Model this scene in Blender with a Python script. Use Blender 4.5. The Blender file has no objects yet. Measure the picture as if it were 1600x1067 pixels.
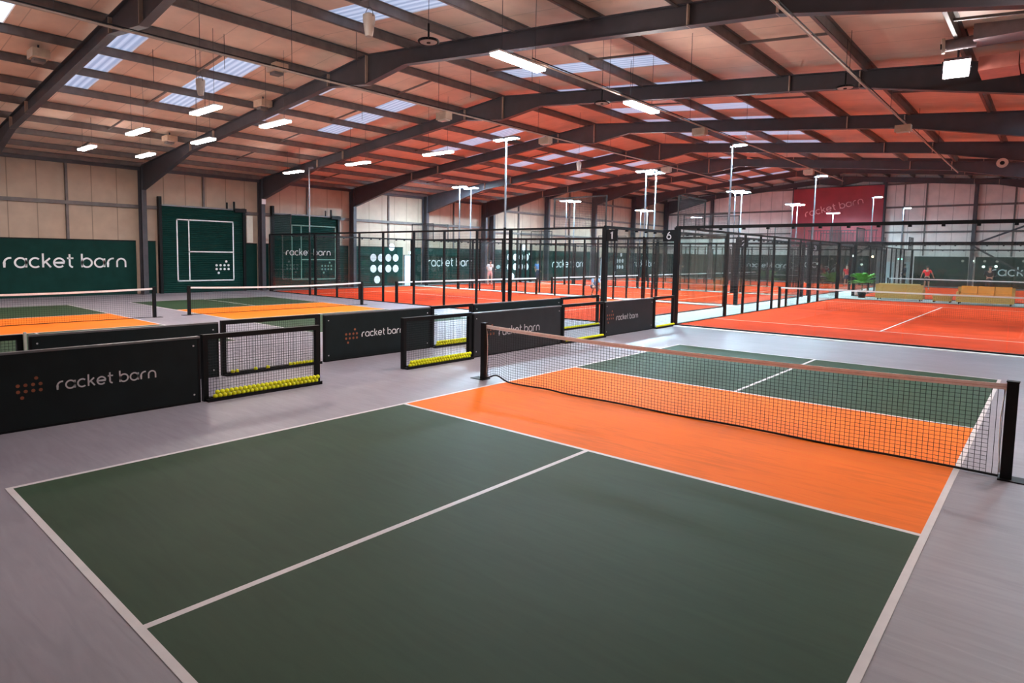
import bpy, bmesh, math, random
from mathutils import Vector, Matrix, Euler
PI = math.pi
random.seed(7)
SC = bpy.context.scene
COL = SC.collection

# ------------------------------------------------------------------ camera
def setup_camera():
    yaw, pitch, roll = -0.7363, 0.0807, 0.0144
    cy, sy, cp, sp, cr, sr = math.cos(yaw), math.sin(yaw), math.cos(pitch), math.sin(pitch), math.cos(roll), math.sin(roll)
    f = Vector((sy*cp, cy*cp, -sp)); r = Vector((cy, -sy, 0)); u = r.cross(f)
    r2 = r*cr + u*sr; u2 = u*cr - r*sr
    cam = bpy.data.cameras.new('camera'); o = bpy.data.objects.new('camera', cam); COL.objects.link(o)
    M = Matrix((r2, u2, -f)).transposed().to_4x4(); M.translation = Vector((6.6854, -1.2087, 2.0998))
    o.matrix_world = M
    cam.sensor_fit = 'HORIZONTAL'; cam.sensor_width = 36.0
    cam.lens = 987.54/1600*36.0
    cam.shift_x = 49.68/1600; cam.shift_y = -54.92/1600
    cam.clip_start = 0.05; cam.clip_end = 300
    SC.camera = o
setup_camera()

# ------------------------------------------------------------------ world, exposure
W = bpy.data.worlds.new('world'); SC.world = W; W.use_nodes = True
W.node_tree.nodes['Background'].inputs[0].default_value = (0.72, 0.80, 1.0, 1)
W.node_tree.nodes['Background'].inputs[1].default_value = 1.4
SC.view_settings.view_transform = 'Standard'; SC.view_settings.look = 'None'
SC.view_settings.exposure = 0.22; SC.view_settings.gamma = 1.0
SC.view_settings.use_curve_mapping = False
SC.cycles.transparent_max_bounces = 48
SC.cycles.max_bounces = 8
SC.cycles.diffuse_bounces = 4
SC.cycles.sample_clamp_indirect = 4.0
# lamp strengths (emission of the diffusers of the fittings, seen and added)
BATTEN = 190.0
POSTLAMP = 2100.0
FLOOD = 150.0

# ------------------------------------------------------------------ materials
def _mat(name):
    m = bpy.data.materials.new(name); m.use_nodes = True
    return m, m.node_tree.nodes, m.node_tree.links, m.node_tree.nodes['Principled BSDF']
def coords(N, L, scale=(1, 1, 1)):
    tc = N.new('ShaderNodeTexCoord'); mp = N.new('ShaderNodeMapping'); mp.inputs['Scale'].default_value = scale
    L.new(tc.outputs['Object'], mp.inputs['Vector']); return mp.outputs['Vector']
def plain(name, c, rough=0.6, metal=0.0, var=0.12, scale=6.0, bump=0.0, spec=0.5, sc3=(1, 1, 1)):
    m, N, L, B = _mat(name)
    v = coords(N, L, sc3)
    nz = N.new('ShaderNodeTexNoise'); nz.inputs['Scale'].default_value = scale; nz.inputs['Detail'].default_value = 5
    L.new(v, nz.inputs['Vector'])
    rp = N.new('ShaderNodeValToRGB')
    rp.color_ramp.elements[0].position = 0.3; rp.color_ramp.elements[1].position = 0.7
    rp.color_ramp.elements[0].color = tuple(x*(1-var) for x in c)+(1,)
    rp.color_ramp.elements[1].color = tuple(min(1, x*(1+var)) for x in c)+(1,)
    L.new(nz.outputs['Fac'], rp.inputs['Fac']); L.new(rp.outputs['Color'], B.inputs['Base Color'])
    B.inputs['Roughness'].default_value = rough; B.inputs['Metallic'].default_value = metal
    B.inputs['Specular IOR Level'].default_value = spec
    if bump:
        b = N.new('ShaderNodeBump'); b.inputs['Strength'].default_value = bump; b.inputs['Distance'].default_value = 0.01
        L.new(nz.outputs['Fac'], b.inputs['Height']); L.new(b.outputs['Normal'], B.inputs['Normal'])
    return m
def court_paint(name, c, rough=0.55, spec=0.3):
    # acrylic sports paint: large soft blotches, squeegee streaks and scuffs
    m, N, L, B = _mat(name)
    v = coords(N, L)
    a = N.new('ShaderNodeTexNoise'); a.inputs['Scale'].default_value = 0.7; a.inputs['Detail'].default_value = 4
    L.new(v, a.inputs['Vector'])
    v2 = coords(N, L, (1.2, 9, 1))
    b = N.new('ShaderNodeTexNoise'); b.inputs['Scale'].default_value = 1.3; b.inputs['Detail'].default_value = 6; b.inputs['Distortion'].default_value = 1.2
    L.new(v2, b.inputs['Vector'])
    mx = N.new('ShaderNodeMath'); mx.operation = 'ADD'
    L.new(a.outputs['Fac'], mx.inputs[0]); L.new(b.outputs['Fac'], mx.inputs[1])
    mr = N.new('ShaderNodeMapRange'); mr.inputs['From Min'].default_value = 0.7; mr.inputs['From Max'].default_value = 1.3
    mr.inputs['To Min'].default_value = 0.86; mr.inputs['To Max'].default_value = 1.13
    L.new(mx.outputs[0], mr.inputs['Value'])
    mu = N.new('ShaderNodeVectorMath'); mu.operation = 'SCALE'; mu.inputs[0].default_value = c
    L.new(mr.outputs[0], mu.inputs['Scale']); L.new(mu.outputs[0], B.inputs['Base Color'])
    B.inputs['Roughness'].default_value = rough; B.inputs['Specular IOR Level'].default_value = spec
    fn = N.new('ShaderNodeTexNoise'); fn.inputs['Scale'].default_value = 260; L.new(v, fn.inputs['Vector'])
    bp = N.new('ShaderNodeBump'); bp.inputs['Strength'].default_value = 0.25; bp.inputs['Distance'].default_value = 0.002
    L.new(fn.outputs['Fac'], bp.inputs['Height']); L.new(bp.outputs['Normal'], B.inputs['Normal'])
    return m
def seamed(name, c, axis, pitch, rough=0.6, dark=0.55, width=0.02, scale=1.5):
    # sheet cladding with a thin dark seam every `pitch` metres along an axis
    m, N, L, B = _mat(name)
    v = coords(N, L); sp = N.new('ShaderNodeSeparateXYZ'); L.new(v, sp.inputs[0])
    md = N.new('ShaderNodeMath'); md.operation = 'PINGPONG'; md.inputs[1].default_value = pitch/2
    L.new(sp.outputs[axis], md.inputs[0])
    lt = N.new('ShaderNodeMath'); lt.operation = 'LESS_THAN'; lt.inputs[1].default_value = width
    L.new(md.outputs[0], lt.inputs[0])
    nz = N.new('ShaderNodeTexNoise'); nz.inputs['Scale'].default_value = scale; nz.inputs['Detail'].default_value = 6; L.new(v, nz.inputs['Vector'])
    rp = N.new('ShaderNodeValToRGB'); rp.color_ramp.elements[0].position = 0.3; rp.color_ramp.elements[1].position = 0.7
    rp.color_ramp.elements[0].color = tuple(x*0.9 for x in c)+(1,); rp.color_ramp.elements[1].color = tuple(min(1, x*1.08) for x in c)+(1,)
    L.new(nz.outputs['Fac'], rp.inputs['Fac'])
    mx = N.new('ShaderNodeMix'); mx.data_type = 'RGBA'
    L.new(lt.outputs[0], mx.inputs['Factor']); L.new(rp.outputs['Color'], mx.inputs['A']); mx.inputs['B'].default_value = tuple(x*dark for x in c)+(1,)
    L.new(mx.outputs['Result'], B.inputs['Base Color']); B.inputs['Roughness'].default_value = rough
    return m
def emit(name, c, s):
    m, N, L, B = _mat(name)
    B.inputs['Base Color'].default_value = (0.9, 0.9, 0.9, 1)
    B.inputs['Emission Color'].default_value = c+(1,); B.inputs['Emission Strength'].default_value = s
    return m
def glass_mat(name, tint, rough=0.02):
    m = bpy.data.materials.new(name); m.use_nodes = True
    N, L = m.node_tree.nodes, m.node_tree.links
    N.remove(N['Principled BSDF']); out = N['Material Output']
    t = N.new('ShaderNodeBsdfTransparent'); t.inputs[0].default_value = tint+(1,)
    g = N.new('ShaderNodeBsdfGlossy'); g.inputs['Roughness'].default_value = rough
    ge = N.new('ShaderNodeNewGeometry'); dt = N.new('ShaderNodeVectorMath'); dt.operation = 'DOT_PRODUCT'
    L.new(ge.outputs['Incoming'], dt.inputs[0]); L.new(ge.outputs['Normal'], dt.inputs[1])
    ab = N.new('ShaderNodeMath'); ab.operation = 'ABSOLUTE'; L.new(dt.outputs['Value'], ab.inputs[0])
    om = N.new('ShaderNodeMath'); om.operation = 'SUBTRACT'; om.inputs[0].default_value = 1.0; L.new(ab.outputs[0], om.inputs[1])
    pw = N.new('ShaderNodeMath'); pw.operation = 'POWER'; pw.inputs[1].default_value = 5.0; L.new(om.outputs[0], pw.inputs[0])
    fr = N.new('ShaderNodeMath'); fr.operation = 'MULTIPLY_ADD'; fr.inputs[1].default_value = 0.75; fr.inputs[2].default_value = 0.035; L.new(pw.outputs[0], fr.inputs[0])
    nz = N.new('ShaderNodeTexNoise'); nz.inputs['Scale'].default_value = 3
    L.new(coords(N, L), nz.inputs['Vector'])
    mr = N.new('ShaderNodeMapRange'); mr.inputs['To Min'].default_value = 0.85; mr.inputs['To Max'].default_value = 1.1
    L.new(nz.outputs['Fac'], mr.inputs['Value'])
    mu = N.new('ShaderNodeMath'); mu.operation = 'MULTIPLY'; mu.use_clamp = True
    L.new(fr.outputs[0], mu.inputs[0]); L.new(mr.outputs[0], mu.inputs[1])
    mx = N.new('ShaderNodeMixShader'); L.new(mu.outputs[0], mx.inputs[0]); L.new(t.outputs[0], mx.inputs[1]); L.new(g.outputs[0], mx.inputs[2])
    L.new(mx.outputs[0], out.inputs['Surface'])
    return m
def skylight_mat():
    m = bpy.data.materials.new('translucent_grp_sheet'); m.use_nodes = True
    N, L = m.node_tree.nodes, m.node_tree.links; N.remove(N['Principled BSDF']); out = N['Material Output']
    v = coords(N, L, (1, 1, 1))
    wv = N.new('ShaderNodeTexWave'); wv.bands_direction = 'Y'; wv.inputs['Scale'].default_value = 1.6; L.new(v, wv.inputs['Vector'])
    rp = N.new('ShaderNodeValToRGB'); rp.color_ramp.elements[0].color = (0.5, 0.58, 0.7, 1); rp.color_ramp.elements[1].color = (0.85, 0.9, 0.98, 1)
    L.new(wv.outputs['Fac'], rp.inputs['Fac'])
    tr = N.new('ShaderNodeBsdfTranslucent'); df = N.new('ShaderNodeBsdfDiffuse')
    L.new(rp.outputs['Color'], tr.inputs[0]); L.new(rp.outputs['Color'], df.inputs[0])
    mx = N.new('ShaderNodeMixShader'); mx.inputs[0].default_value = 0.5
    L.new(tr.outputs[0], mx.inputs[1]); L.new(df.outputs[0], mx.inputs[2]); L.new(mx.outputs[0], out.inputs['Surface'])
    return m

M = {}
M['floor'] = court_paint('grey_acrylic_floor', (0.285, 0.265, 0.305), 0.42, 0.4)
M['green'] = court_paint('green_acrylic_paint', (0.030, 0.064, 0.031), 0.6, 0.15)
M['orange'] = court_paint('orange_acrylic_paint', (0.98, 0.20, 0.014), 0.65, 0.1)
M['line'] = plain('white_line_paint', (0.74, 0.70, 0.70), 0.5, var=0.05)
M['turf'] = plain('red_artificial_turf', (0.72, 0.062, 0.016), 0.9, var=0.12, scale=1.2, bump=0.3, spec=0.03)
M['turfline'] = plain('white_turf_line', (0.8, 0.72, 0.66), 0.8, var=0.05)
M['kerb'] = plain('pale_concrete_kerb', (0.50, 0.50, 0.47), 0.7, var=0.08)
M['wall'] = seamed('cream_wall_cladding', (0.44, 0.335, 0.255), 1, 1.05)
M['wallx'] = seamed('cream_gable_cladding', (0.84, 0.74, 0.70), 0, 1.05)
M['roof'] = seamed('cream_roof_sheet', (0.77, 0.56, 0.43), 1, 1.0, width=0.012, dark=0.7)
M['steel'] = plain('dark_painted_steel', (0.048, 0.046, 0.056), 0.5, var=0.15, scale=3)
M['purlin'] = plain('weathered_purlin_steel', (0.13, 0.112, 0.108), 0.55, var=0.2, scale=4)
M['band'] = plain('dark_green_wall_panel', (0.004, 0.034, 0.028), 0.75, var=0.15, scale=2, spec=0.15)
M['black'] = plain('black_powder_coat', (0.005, 0.005, 0.006), 0.5, var=0.2, spec=0.2)
M['panel'] = plain('black_green_banner_fabric', (0.005, 0.010, 0.011), 0.6, var=0.25, scale=3, spec=0.25)
M['panel2'] = plain('charcoal_banner_fabric', (0.014, 0.015, 0.018), 0.6, var=0.2, scale=3)
M['trim'] = plain('grey_aluminium_edge', (0.16, 0.16, 0.17), 0.4, 0.3)
M['net'] = plain('black_net_cord', (0.006, 0.006, 0.007), 0.8)
M['tape'] = plain('white_net_tape', (0.95, 0.86, 0.82), 0.7, var=0.06, scale=20)
M['tapepink'] = plain('pinkish_tape_seam', (0.80, 0.60, 0.54), 0.7, var=0.1, scale=20)
M['tapew'] = plain('clean_white_tape', (0.85, 0.83, 0.82), 0.6, var=0.04)
M['white'] = plain('white_lettering', (0.86, 0.86, 0.88), 0.6, var=0.03)
M['silver'] = plain('silver_lettering', (0.62, 0.60, 0.62), 0.5, var=0.04)
M['copper'] = plain('orange_brown_dots', (0.28, 0.085, 0.035), 0.5, var=0.15)
M['faint'] = plain('glass_dimmed_line_print', (0.15, 0.30, 0.25), 0.6)  # print colour dimmed to imitate the veil of padel glass and mesh
M['mesh'] = plain('black_mesh_wire', (0.02, 0.02, 0.022), 0.5)
M['glass'] = glass_mat('court_glass', (0.955, 0.98, 0.97))
M['ball'] = plain('yellow_felt', (0.90, 0.92, 0.015), 0.9, var=0.1, scale=60)
M['lamp'] = emit('batten_diffuser_glow', (1.0, 0.90, 0.86), BATTEN)
M['lampleft'] = emit('left_batten_diffuser_glow', (1.0, 0.90, 0.86), BATTEN*0.5)
M['lampcool'] = emit('floodlight_glow', (0.56, 0.83, 1.0), POSTLAMP)
M['flood'] = emit('square_floodlight_glow', (1.0, 0.92, 0.90), FLOOD)
M['warmbulb'] = emit('warm_bulb_glow', (1.0, 0.62, 0.32), 14.0)
M['coolglow'] = emit('white_bulb_and_marker_glow', (0.95, 1.0, 0.95), 3.0)
M['greenled'] = emit('exit_sign_glow', (0.45, 1.0, 0.75), 2.5)
M['beige'] = plain('beige_casing', (0.50, 0.36, 0.26), 0.6)
M['cream'] = plain('cream_plastic', (0.62, 0.52, 0.44), 0.5)
M['galv'] = plain('galvanised_conduit', (0.48, 0.37, 0.30), 0.45, 0.2)
M['pole'] = plain('pale_galvanised_pole', (0.22, 0.23, 0.26), 0.35, 0.5)
M['heater'] = plain('grey_heater_metal', (0.24, 0.20, 0.22), 0.5, 0.3)
M['whitedoor'] = plain('white_door_paint', (0.78, 0.86, 0.88), 0.5, var=0.04)
M['palestrip'] = plain('pale_reveal_lining', (0.75, 0.76, 0.66), 0.6, var=0.05)
M['redbanner'] = plain('dark_red_banner', (0.32, 0.035, 0.05), 0.55, var=0.12, scale=1)
M['redtext'] = plain('faded_pink_lettering', (0.80, 0.36, 0.36), 0.6)
M['wicker'] = plain('woven_rattan', (0.55, 0.28, 0.07), 0.7, var=0.35, scale=40)
M['cushion'] = plain('orange_cushion', (0.85, 0.30, 0.05), 0.8)
M['cushion2'] = plain('tan_cushion', (0.62, 0.42, 0.18), 0.8)
M['leaf'] = plain('palm_leaf_green', (0.16, 0.55, 0.08), 0.6, var=0.3, scale=10)
M['trunk'] = plain('palm_stem', (0.14, 0.09, 0.05), 0.8)
M['skin'] = plain('skin', (0.52, 0.30, 0.21), 0.55, var=0.05)
M['hair'] = plain('dark_hair', (0.03, 0.02, 0.015), 0.6)
for k, c in dict(red=(0.95, 0.02, 0.03), whitec=(0.82, 0.80, 0.76), pink=(0.75, 0.30, 0.27), blackc=(0.012, 0.014, 0.02), bluec=(0.10, 0.22, 0.50), lightblue=(0.22, 0.40, 0.62), navy=(0.02, 0.03, 0.08)).items():
    M[k] = plain(k+'_cloth', c, 0.85, var=0.08, scale=15)
M['racket'] = plain('pale_teal_racket_face', (0.25, 0.55, 0.55), 0.5)
M['kiosk'] = plain('dark_kiosk_cladding', (0.02, 0.022, 0.03), 0.5)
M['reddoor'] = plain('red_duct_sheet', (0.85, 0.30, 0.24), 0.5, var=0.08)
M['sky'] = skylight_mat()

# ------------------------------------------------------------------ mesh builder
class MB:
    def __init__(s): s.v = []; s.f = []; s.m = []; s.smooth = []
    def add(s, vs, fs, mi=0, sm=False):
        b = len(s.v); s.v += [tuple(x) for x in vs]
        for f in fs: s.f.append([b+i for i in f]); s.m.append(mi); s.smooth.append(sm)
        return s
    def box(s, x0, x1, y0, y1, z0, z1, mi=0):
        return s.add([(x0,y0,z0),(x1,y0,z0),(x1,y1,z0),(x0,y1,z0),(x0,y0,z1),(x1,y0,z1),(x1,y1,z1),(x0,y1,z1)],
                     [(0,3,2,1),(4,5,6,7),(0,1,5,4),(1,2,6,5),(2,3,7,6),(3,0,4,7)], mi)
    def bar(s, p, q, w, h, mi=0, up=(0, 0, 1)):
        p, q = Vector(p), Vector(q); d = (q-p).normalized(); u = Vector(up)
        if abs(d.dot(u)) > 0.98: u = Vector((0, 1, 0))
        r = d.cross(u).normalized(); u = r.cross(d)
        vs = [c + r*a*w/2 + u*b*h/2 for c in (p, q) for a, b in ((-1,-1),(1,-1),(1,1),(-1,1))]
        return s.add(vs, [(0,1,2,3),(7,6,5,4),(0,4,5,1),(1,5,6,2),(2,6,7,3),(3,7,4,0)], mi)
    def tube(s, p, q, r, n=8, mi=0, r2=None):
        p, q = Vector(p), Vector(q); d = (q-p).normalized(); u = Vector((0, 0, 1)) if abs(d.z) < 0.9 else Vector((1, 0, 0))
        a = d.cross(u).normalized(); b = a.cross(d); r2 = r if r2 is None else r2
        vs = [p+(a*math.cos(2*PI*i/n)+b*math.sin(2*PI*i/n))*r for i in range(n)]+[q+(a*math.cos(2*PI*i/n)+b*math.sin(2*PI*i/n))*r2 for i in range(n)]
        s.add(vs, [(i, (i+1) % n, n+(i+1) % n, n+i) for i in range(n)], mi, True)
        return s.add(vs, [tuple(range(n-1, -1, -1)), tuple(range(n, 2*n))], mi)
    def strand(s, pts, r, mi=0):     # triangular cord through points
        n = 3; vs = []
        for i, p in enumerate(pts):
            p = Vector(p); d = (Vector(pts[min(i+1, len(pts)-1)])-Vector(pts[max(i-1, 0)])).normalized()
            u = Vector((0, 0, 1)) if abs(d.z) < 0.9 else Vector((1, 0, 0)); a = d.cross(u).normalized(); b = a.cross(d)
            vs += [p+(a*math.cos(2*PI*k/n)+b*math.sin(2*PI*k/n))*r for k in range(n)]
        return s.add(vs, [(i*n+k, i*n+(k+1) % n, (i+1)*n+(k+1) % n, (i+1)*n+k) for i in range(len(pts)-1) for k in range(n)], mi)
    def sphere(s, c, r, mi=0, n=8, m=6, sz=1.0):
        c = Vector(c); vs = [c+Vector((0, 0, r*sz))]
        for j in range(1, m):
            for i in range(n):
                t = PI*j/m; p = 2*PI*i/n; vs.append(c+Vector((r*math.sin(t)*math.cos(p), r*math.sin(t)*math.sin(p), r*sz*math.cos(t))))
        vs.append(c-Vector((0, 0, r*sz))); fs = [(0, 1+i, 1+(i+1) % n) for i in range(n)]
        for j in range(m-2): fs += [(1+j*n+i, 1+(j+1)*n+i, 1+(j+1)*n+(i+1) % n, 1+j*n+(i+1) % n) for i in range(n)]
        k = 1+(m-2)*n; fs += [(k+i, len(vs)-1, k+(i+1) % n) for i in range(n)]
        return s.add(vs, fs, mi, True)
    def prism(s, poly, y0, y1, mi=0):   # polygon in x,z extruded along y
        n = len(poly); vs = [(x, y0, z) for x, z in poly]+[(x, y1, z) for x, z in poly]
        return s.add(vs, [tuple(range(n)), tuple(range(2*n-1, n-1, -1))]+[(i, n+i, n+(i+1) % n, (i+1) % n) for i in range(n)], mi)
    def disc(s, c, R, U, r, th, mi=0, n=18):   # disc lying in plane R,U at c, thickness th along normal
        c, R, U = Vector(c), Vector(R), Vector(U); Nn = R.cross(U)
        vs = [c+(R*math.cos(2*PI*i/n)+U*math.sin(2*PI*i/n))*r + Nn*k for k in (0, th) for i in range(n)]
        return s.add(vs, [tuple(range(n)), tuple(range(2*n-1, n-1, -1))]+[(i, n+i, n+(i+1) % n, (i+1) % n) for i in range(n)], mi)
    def build(s, name, mats, parent=None, loc=None):
        me = bpy.data.meshes.new(name); me.from_pydata(s.v, [], s.f)
        if not isinstance(mats, (list, tuple)): mats = [mats]
        for m in mats: me.materials.append(m)
        me.polygons.foreach_set('material_index', s.m); me.polygons.foreach_set('use_smooth', s.smooth)
        bm = bmesh.new(); bm.from_mesh(me); bmesh.ops.recalc_face_normals(bm, faces=bm.faces); bm.to_mesh(me); bm.free()
        me.update()
        o = bpy.data.objects.new(name, me); COL.objects.link(o)
        if parent: o.parent = parent
        if loc: o.location = loc
        return o
def tag(o, label=None, cat=None, group=None, kind=None):
    if label: o['label'] = label
    if cat: o['category'] = cat
    if group: o['group'] = group
    if kind: o['kind'] = kind
    return o
def thing(name, label, cat, loc=(0, 0, 0), rz=0.0, group=None):
    o = bpy.data.objects.new(name, None); COL.objects.link(o); o.location = loc; o.rotation_euler = (0, 0, rz); o.empty_display_size = 0.2
    return tag(o, label, cat, group)
def struct(o): o['kind'] = 'structure'; return o
def copy_tree(o, loc, label, rz=None, group=None, parent=None):
    c = o.copy(); COL.objects.link(c)
    if parent is None:
        c.location = loc
        if label: c['label'] = label
        if group: c['group'] = group
        if rz is not None: c.rotation_euler = (0, 0, rz)
    else: c.parent = parent
    for ch in KIDS.get(o.name, []): copy_tree(ch, None, None, parent=c)
    return c
KIDS = {}
def scan():
    KIDS.clear()
    for o in COL.objects:
        if o.parent: KIDS.setdefault(o.parent.name, []).append(o)

# ------------------------------------------------------------------ lettering: round geometric strokes, x-height 1
def arc(cx, cy, r, a0, a1, n=14): return [(cx+r*math.cos(math.radians(a0+(a1-a0)*i/n)), cy+r*math.sin(math.radians(a0+(a1-a0)*i/n))) for i in range(n+1)]
GL = {
 'r': ([[(0.08, 0)]+[(0.08, 0.45)]+arc(0.56, 0.45, 0.48, 180, 90, 8)+[(0.66, 0.93)]], 0.66),
 'a': ([arc(0.5, 0.47, 0.46, 0, 360, 24), [(0.96, 0.93), (0.96, 0)]], 0.98),
 'c': ([arc(0.5, 0.47, 0.46, 48, 312, 20)], 0.84),
 'k': ([[(0.08, 1.4), (0.08, 0)], [(0.10, 0.40), (0.68, 0.93)], [(0.30, 0.58), (0.74, 0)]], 0.74),
 'e': ([[(0.06, 0.47), (0.94, 0.47)]+arc(0.5, 0.47, 0.45, 0, 318, 22)[1:]], 0.96),
 't': ([[(0.24, 1.35), (0.24, 0.30)]+arc(0.52, 0.30, 0.28, 180, 270, 6)[1:], [(0, 0.93), (0.58, 0.93)]], 0.56),
 'b': ([[(0.06, 1.4), (0.06, 0)], arc(0.52, 0.47, 0.46, 0, 360, 24)], 0.98),
 'n': ([[(0.08, 0), (0.08, 0.50)]+arc(0.50, 0.50, 0.42, 180, 0, 14)[1:]+[(0.92, 0)]], 0.94),
 '1': ([[(0.0, 1.1), (0.3, 1.4), (0.3, 0)]], 0.4),
 '2': ([arc(0.42, 1.0, 0.38, 170, -30, 12)+[(0.05, 0), (0.85, 0)]], 0.9),
 '3': ([arc(0.4, 1.03, 0.34, 150, -90, 12)+arc(0.4, 0.34, 0.36, 90, -150, 12)], 0.8),
 '6': ([arc(0.42, 0.42, 0.40, 0, 360, 20), [(0.04, 0.5)]+[(0.2, 1.0), (0.55, 1.4)]], 0.86),
 '7': ([[(0.0, 1.35), (0.8, 1.35), (0.25, 0)]], 0.8),
 ' ': ([], 0.26)}
def word_width(t, gap=0.24): return sum(GL[c][1]+gap for c in t)-gap
def lettering(mb, text, O, R, U, width, thick=0.17, depth=0.006, mi=0, gap=0.24, xh=None):
    O, R, U = Vector(O), Vector(R).normalized(), Vector(U).normalized(); Nn = R.cross(U)
    s = width/word_width(text, gap); sv = xh or s; x = 0
    for c in text:
        for pl in GL[c][0]:
            n = len(pl); closed = n > 3 and abs(pl[0][0]-pl[-1][0]) < 1e-6 and abs(pl[0][1]-pl[-1][1]) < 1e-6
            vs = []
            for i, (px, py) in enumerate(pl):
                if closed: a = pl[i-1] if i else pl[-2]; b = pl[i+1] if i < n-1 else pl[1]
                else: a = pl[max(i-1, 0)]; b = pl[min(i+1, n-1)]
                dx, dy = b[0]-a[0], b[1]-a[1]; l = math.hypot(dx, dy) or 1; nx, ny = -dy/l, dx/l
                k = thick/2
                if 0 < i < n-1:
                    d1 = (px-a[0], py-a[1]); d2 = (b[0]-px, b[1]-py); l1 = math.hypot(*d1); l2 = math.hypot(*d2)
                    cs = (d1[0]*d2[0]+d1[1]*d2[1])/(l1*l2+1e-9); k = thick/2/max(0.6, math.sqrt(max(0.05, (1+cs)/2)))
                for sg in (1, -1):
                    P = O+R*((x+px+sg*nx*k)*s)+U*((py+sg*ny*k)*sv)
                    vs += [P+Nn*depth, P]
            for i in range(n-1):
                b0 = i*4; b1 = b0+4
                mb.add([vs[b0], vs[b0+2], vs[b1+2], vs[b1], vs[b0+1], vs[b0+3], vs[b1+3], vs[b1+1]],
                       [(0, 1, 2, 3), (0, 3, 7, 4), (1, 5, 6, 2)], mi)
        x += GL[c][1]+gap
DOTS = [(2.45, 3), (0, 2), (1, 2), (2, 2), (3, 2), (0, 1), (1, 1), (2, 1), (3, 1), (0.5, 0)]
def dots(mb, O, R, U, px, pz, r, mi=0, th=0.006, n=14):
    O, R, U = Vector(O), Vector(R), Vector(U); Nn = R.cross(U)
    for a, b in DOTS: mb.disc(O+R*a*px+U*b*pz, R, U, r, th, mi, n)

# ================================================================== SETTING
XL, XR, YN, YS, YF = -26.0, 9.3, -9.0, 35.4, 65.5
AP = -8.4
struct(MB().box(XL-0.3, XR+0.3, YN-0.3, YF+0.3, -0.2, 0.0).build('floor', M['floor']))
def roofz(x): return 8.0-0.1*abs(x-AP)
def roofz2(x): return 10.1-0.09*abs(x-AP)
# purlin lines
PX = [-25.8, -24.2, -22.3, -20.4, -18.5, -16.55, -14.65, -12.7, -10.7, -8.75, -6.5, -4.7, -2.85, -0.85, 1.1, 3.05, 5.0, 6.9, 8.8]
FY = [-1.75, 4.35, 10.45, 16.55, 22.65, 28.75, 34.85]
FY2 = [42.85, 50.3, 57.75, 65.1]
SKX = [(-16.55, -14.65), (-14.65, -12.7), (-12.7, -10.7), (-6.5, -4.7), (-4.7, -2.85), (-2.85, -0.85)]
def skylines(frames, offs):
    out = []
    for f in frames:
        for a, b in offs: out.append((f+a, f+b))
    return sorted(out)
SKY1 = skylines(FY[:-1], [(0.45, 1.25)])
for f, o in zip(FY[:-1], (3.4, 3.4, 3.6, 4.0, 3.9, 3.9)): SKY1 += [(f+o, f+o+1.05)]
SKY1.sort()
SKY2 = skylines(FY2[:-1], [(0.45, 1.3), (3.8, 4.9)])
def roof_sheet(name, zf, y0, y1, xs, skys, mat):
    """sheeting with openings where the rooflights sit"""
    mb = MB(); ys = sorted(set([y0, y1]+[y for s in skys for y in s]))
    for i in range(len(xs)-1):
        x0, x1 = xs[i], xs[i+1]
        for j in range(len(ys)-1):
            a, b = ys[j], ys[j+1]; ym = (a+b)/2
            if any(s[0] < ym < s[1] for s in skys) and any(abs(x0-k[0]) < 0.01 and abs(x1-k[1]) < 0.01 for k in SKX): continue
            z0, z1 = zf(x0), zf(x1)
            mb.add([(x0,a,z0),(x1,a,z1),(x1,b,z1),(x0,b,z0),(x0,a,z0+.05),(x1,a,z1+.05),(x1,b,z1+.05),(x0,b,z0+.05)],
                   [(0,3,2,1),(4,5,6,7),(0,1,5,4),(1,2,6,5),(2,3,7,6),(3,0,4,7)])
    return struct(mb.build(name, mat))
XS = sorted([XL-0.3]+PX[1:-1]+[AP, XR+0.3])
roof_sheet('ceiling', roofz, YN, YS, XS, SKY1, M['roof'])
roof_sheet('ceiling_high', roofz2, YS, YF+0.3, XS, SKY2, M['roof'])
wn = [0]
def rooflight(zf, x0, x1, y0, y1):
    wn[0] += 1; mb = MB(); n = 14
    # corrugated translucent sheet: ribs run down the slope
    vs = []; fs = []
    for j in range(n*2+1):
        y = y0+(y1-y0)*j/(n*2); dz = 0.03 if j % 2 else 0.0
        vs += [(x0, y, zf(x0)+dz), (x1, y, zf(x1)+dz)]
    for j in range(n*2): fs.append((2*j, 2*j+1, 2*j+3, 2*j+2))
    mb.add(vs, fs); struct(mb.build('window_%d' % wn[0], M['sky']))
for f0, f1 in SKY1:
    if f1 < 3: continue
    for a, b in SKX: rooflight(roofz, a, b, f0, f1)
for f0, f1 in SKY2:
    for a, b in SKX: rooflight(roofz2, a, b, f0, f1)
# walls
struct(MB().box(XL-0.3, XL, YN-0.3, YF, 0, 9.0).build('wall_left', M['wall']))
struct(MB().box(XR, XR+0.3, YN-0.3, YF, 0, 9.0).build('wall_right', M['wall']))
struct(MB().prism([(XL-.3, 0), (XR+.3, 0), (XR+.3, roofz(XR)), (AP, 8.0), (XL-.3, roofz(XL))], YN-0.3, YN).build('wall_near', M['wallx']))
struct(MB().prism([(XL-.3, 0), (XR+.3, 0), (XR+.3, roofz2(XR)), (AP, 10.1), (XL-.3, roofz2(XL))], YF, YF+0.3).build('wall_far', M['wallx']))
# step between the low and the high roof
struct(MB().prism([(XL, roofz(XL)+.05), (AP, 8.05), (XR, roofz(XR)+.05), (XR, roofz2(XR)), (AP, 10.1), (XL, roofz2(XL))], YS, YS+0.1).build('wall_step', M['wallx']))
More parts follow.
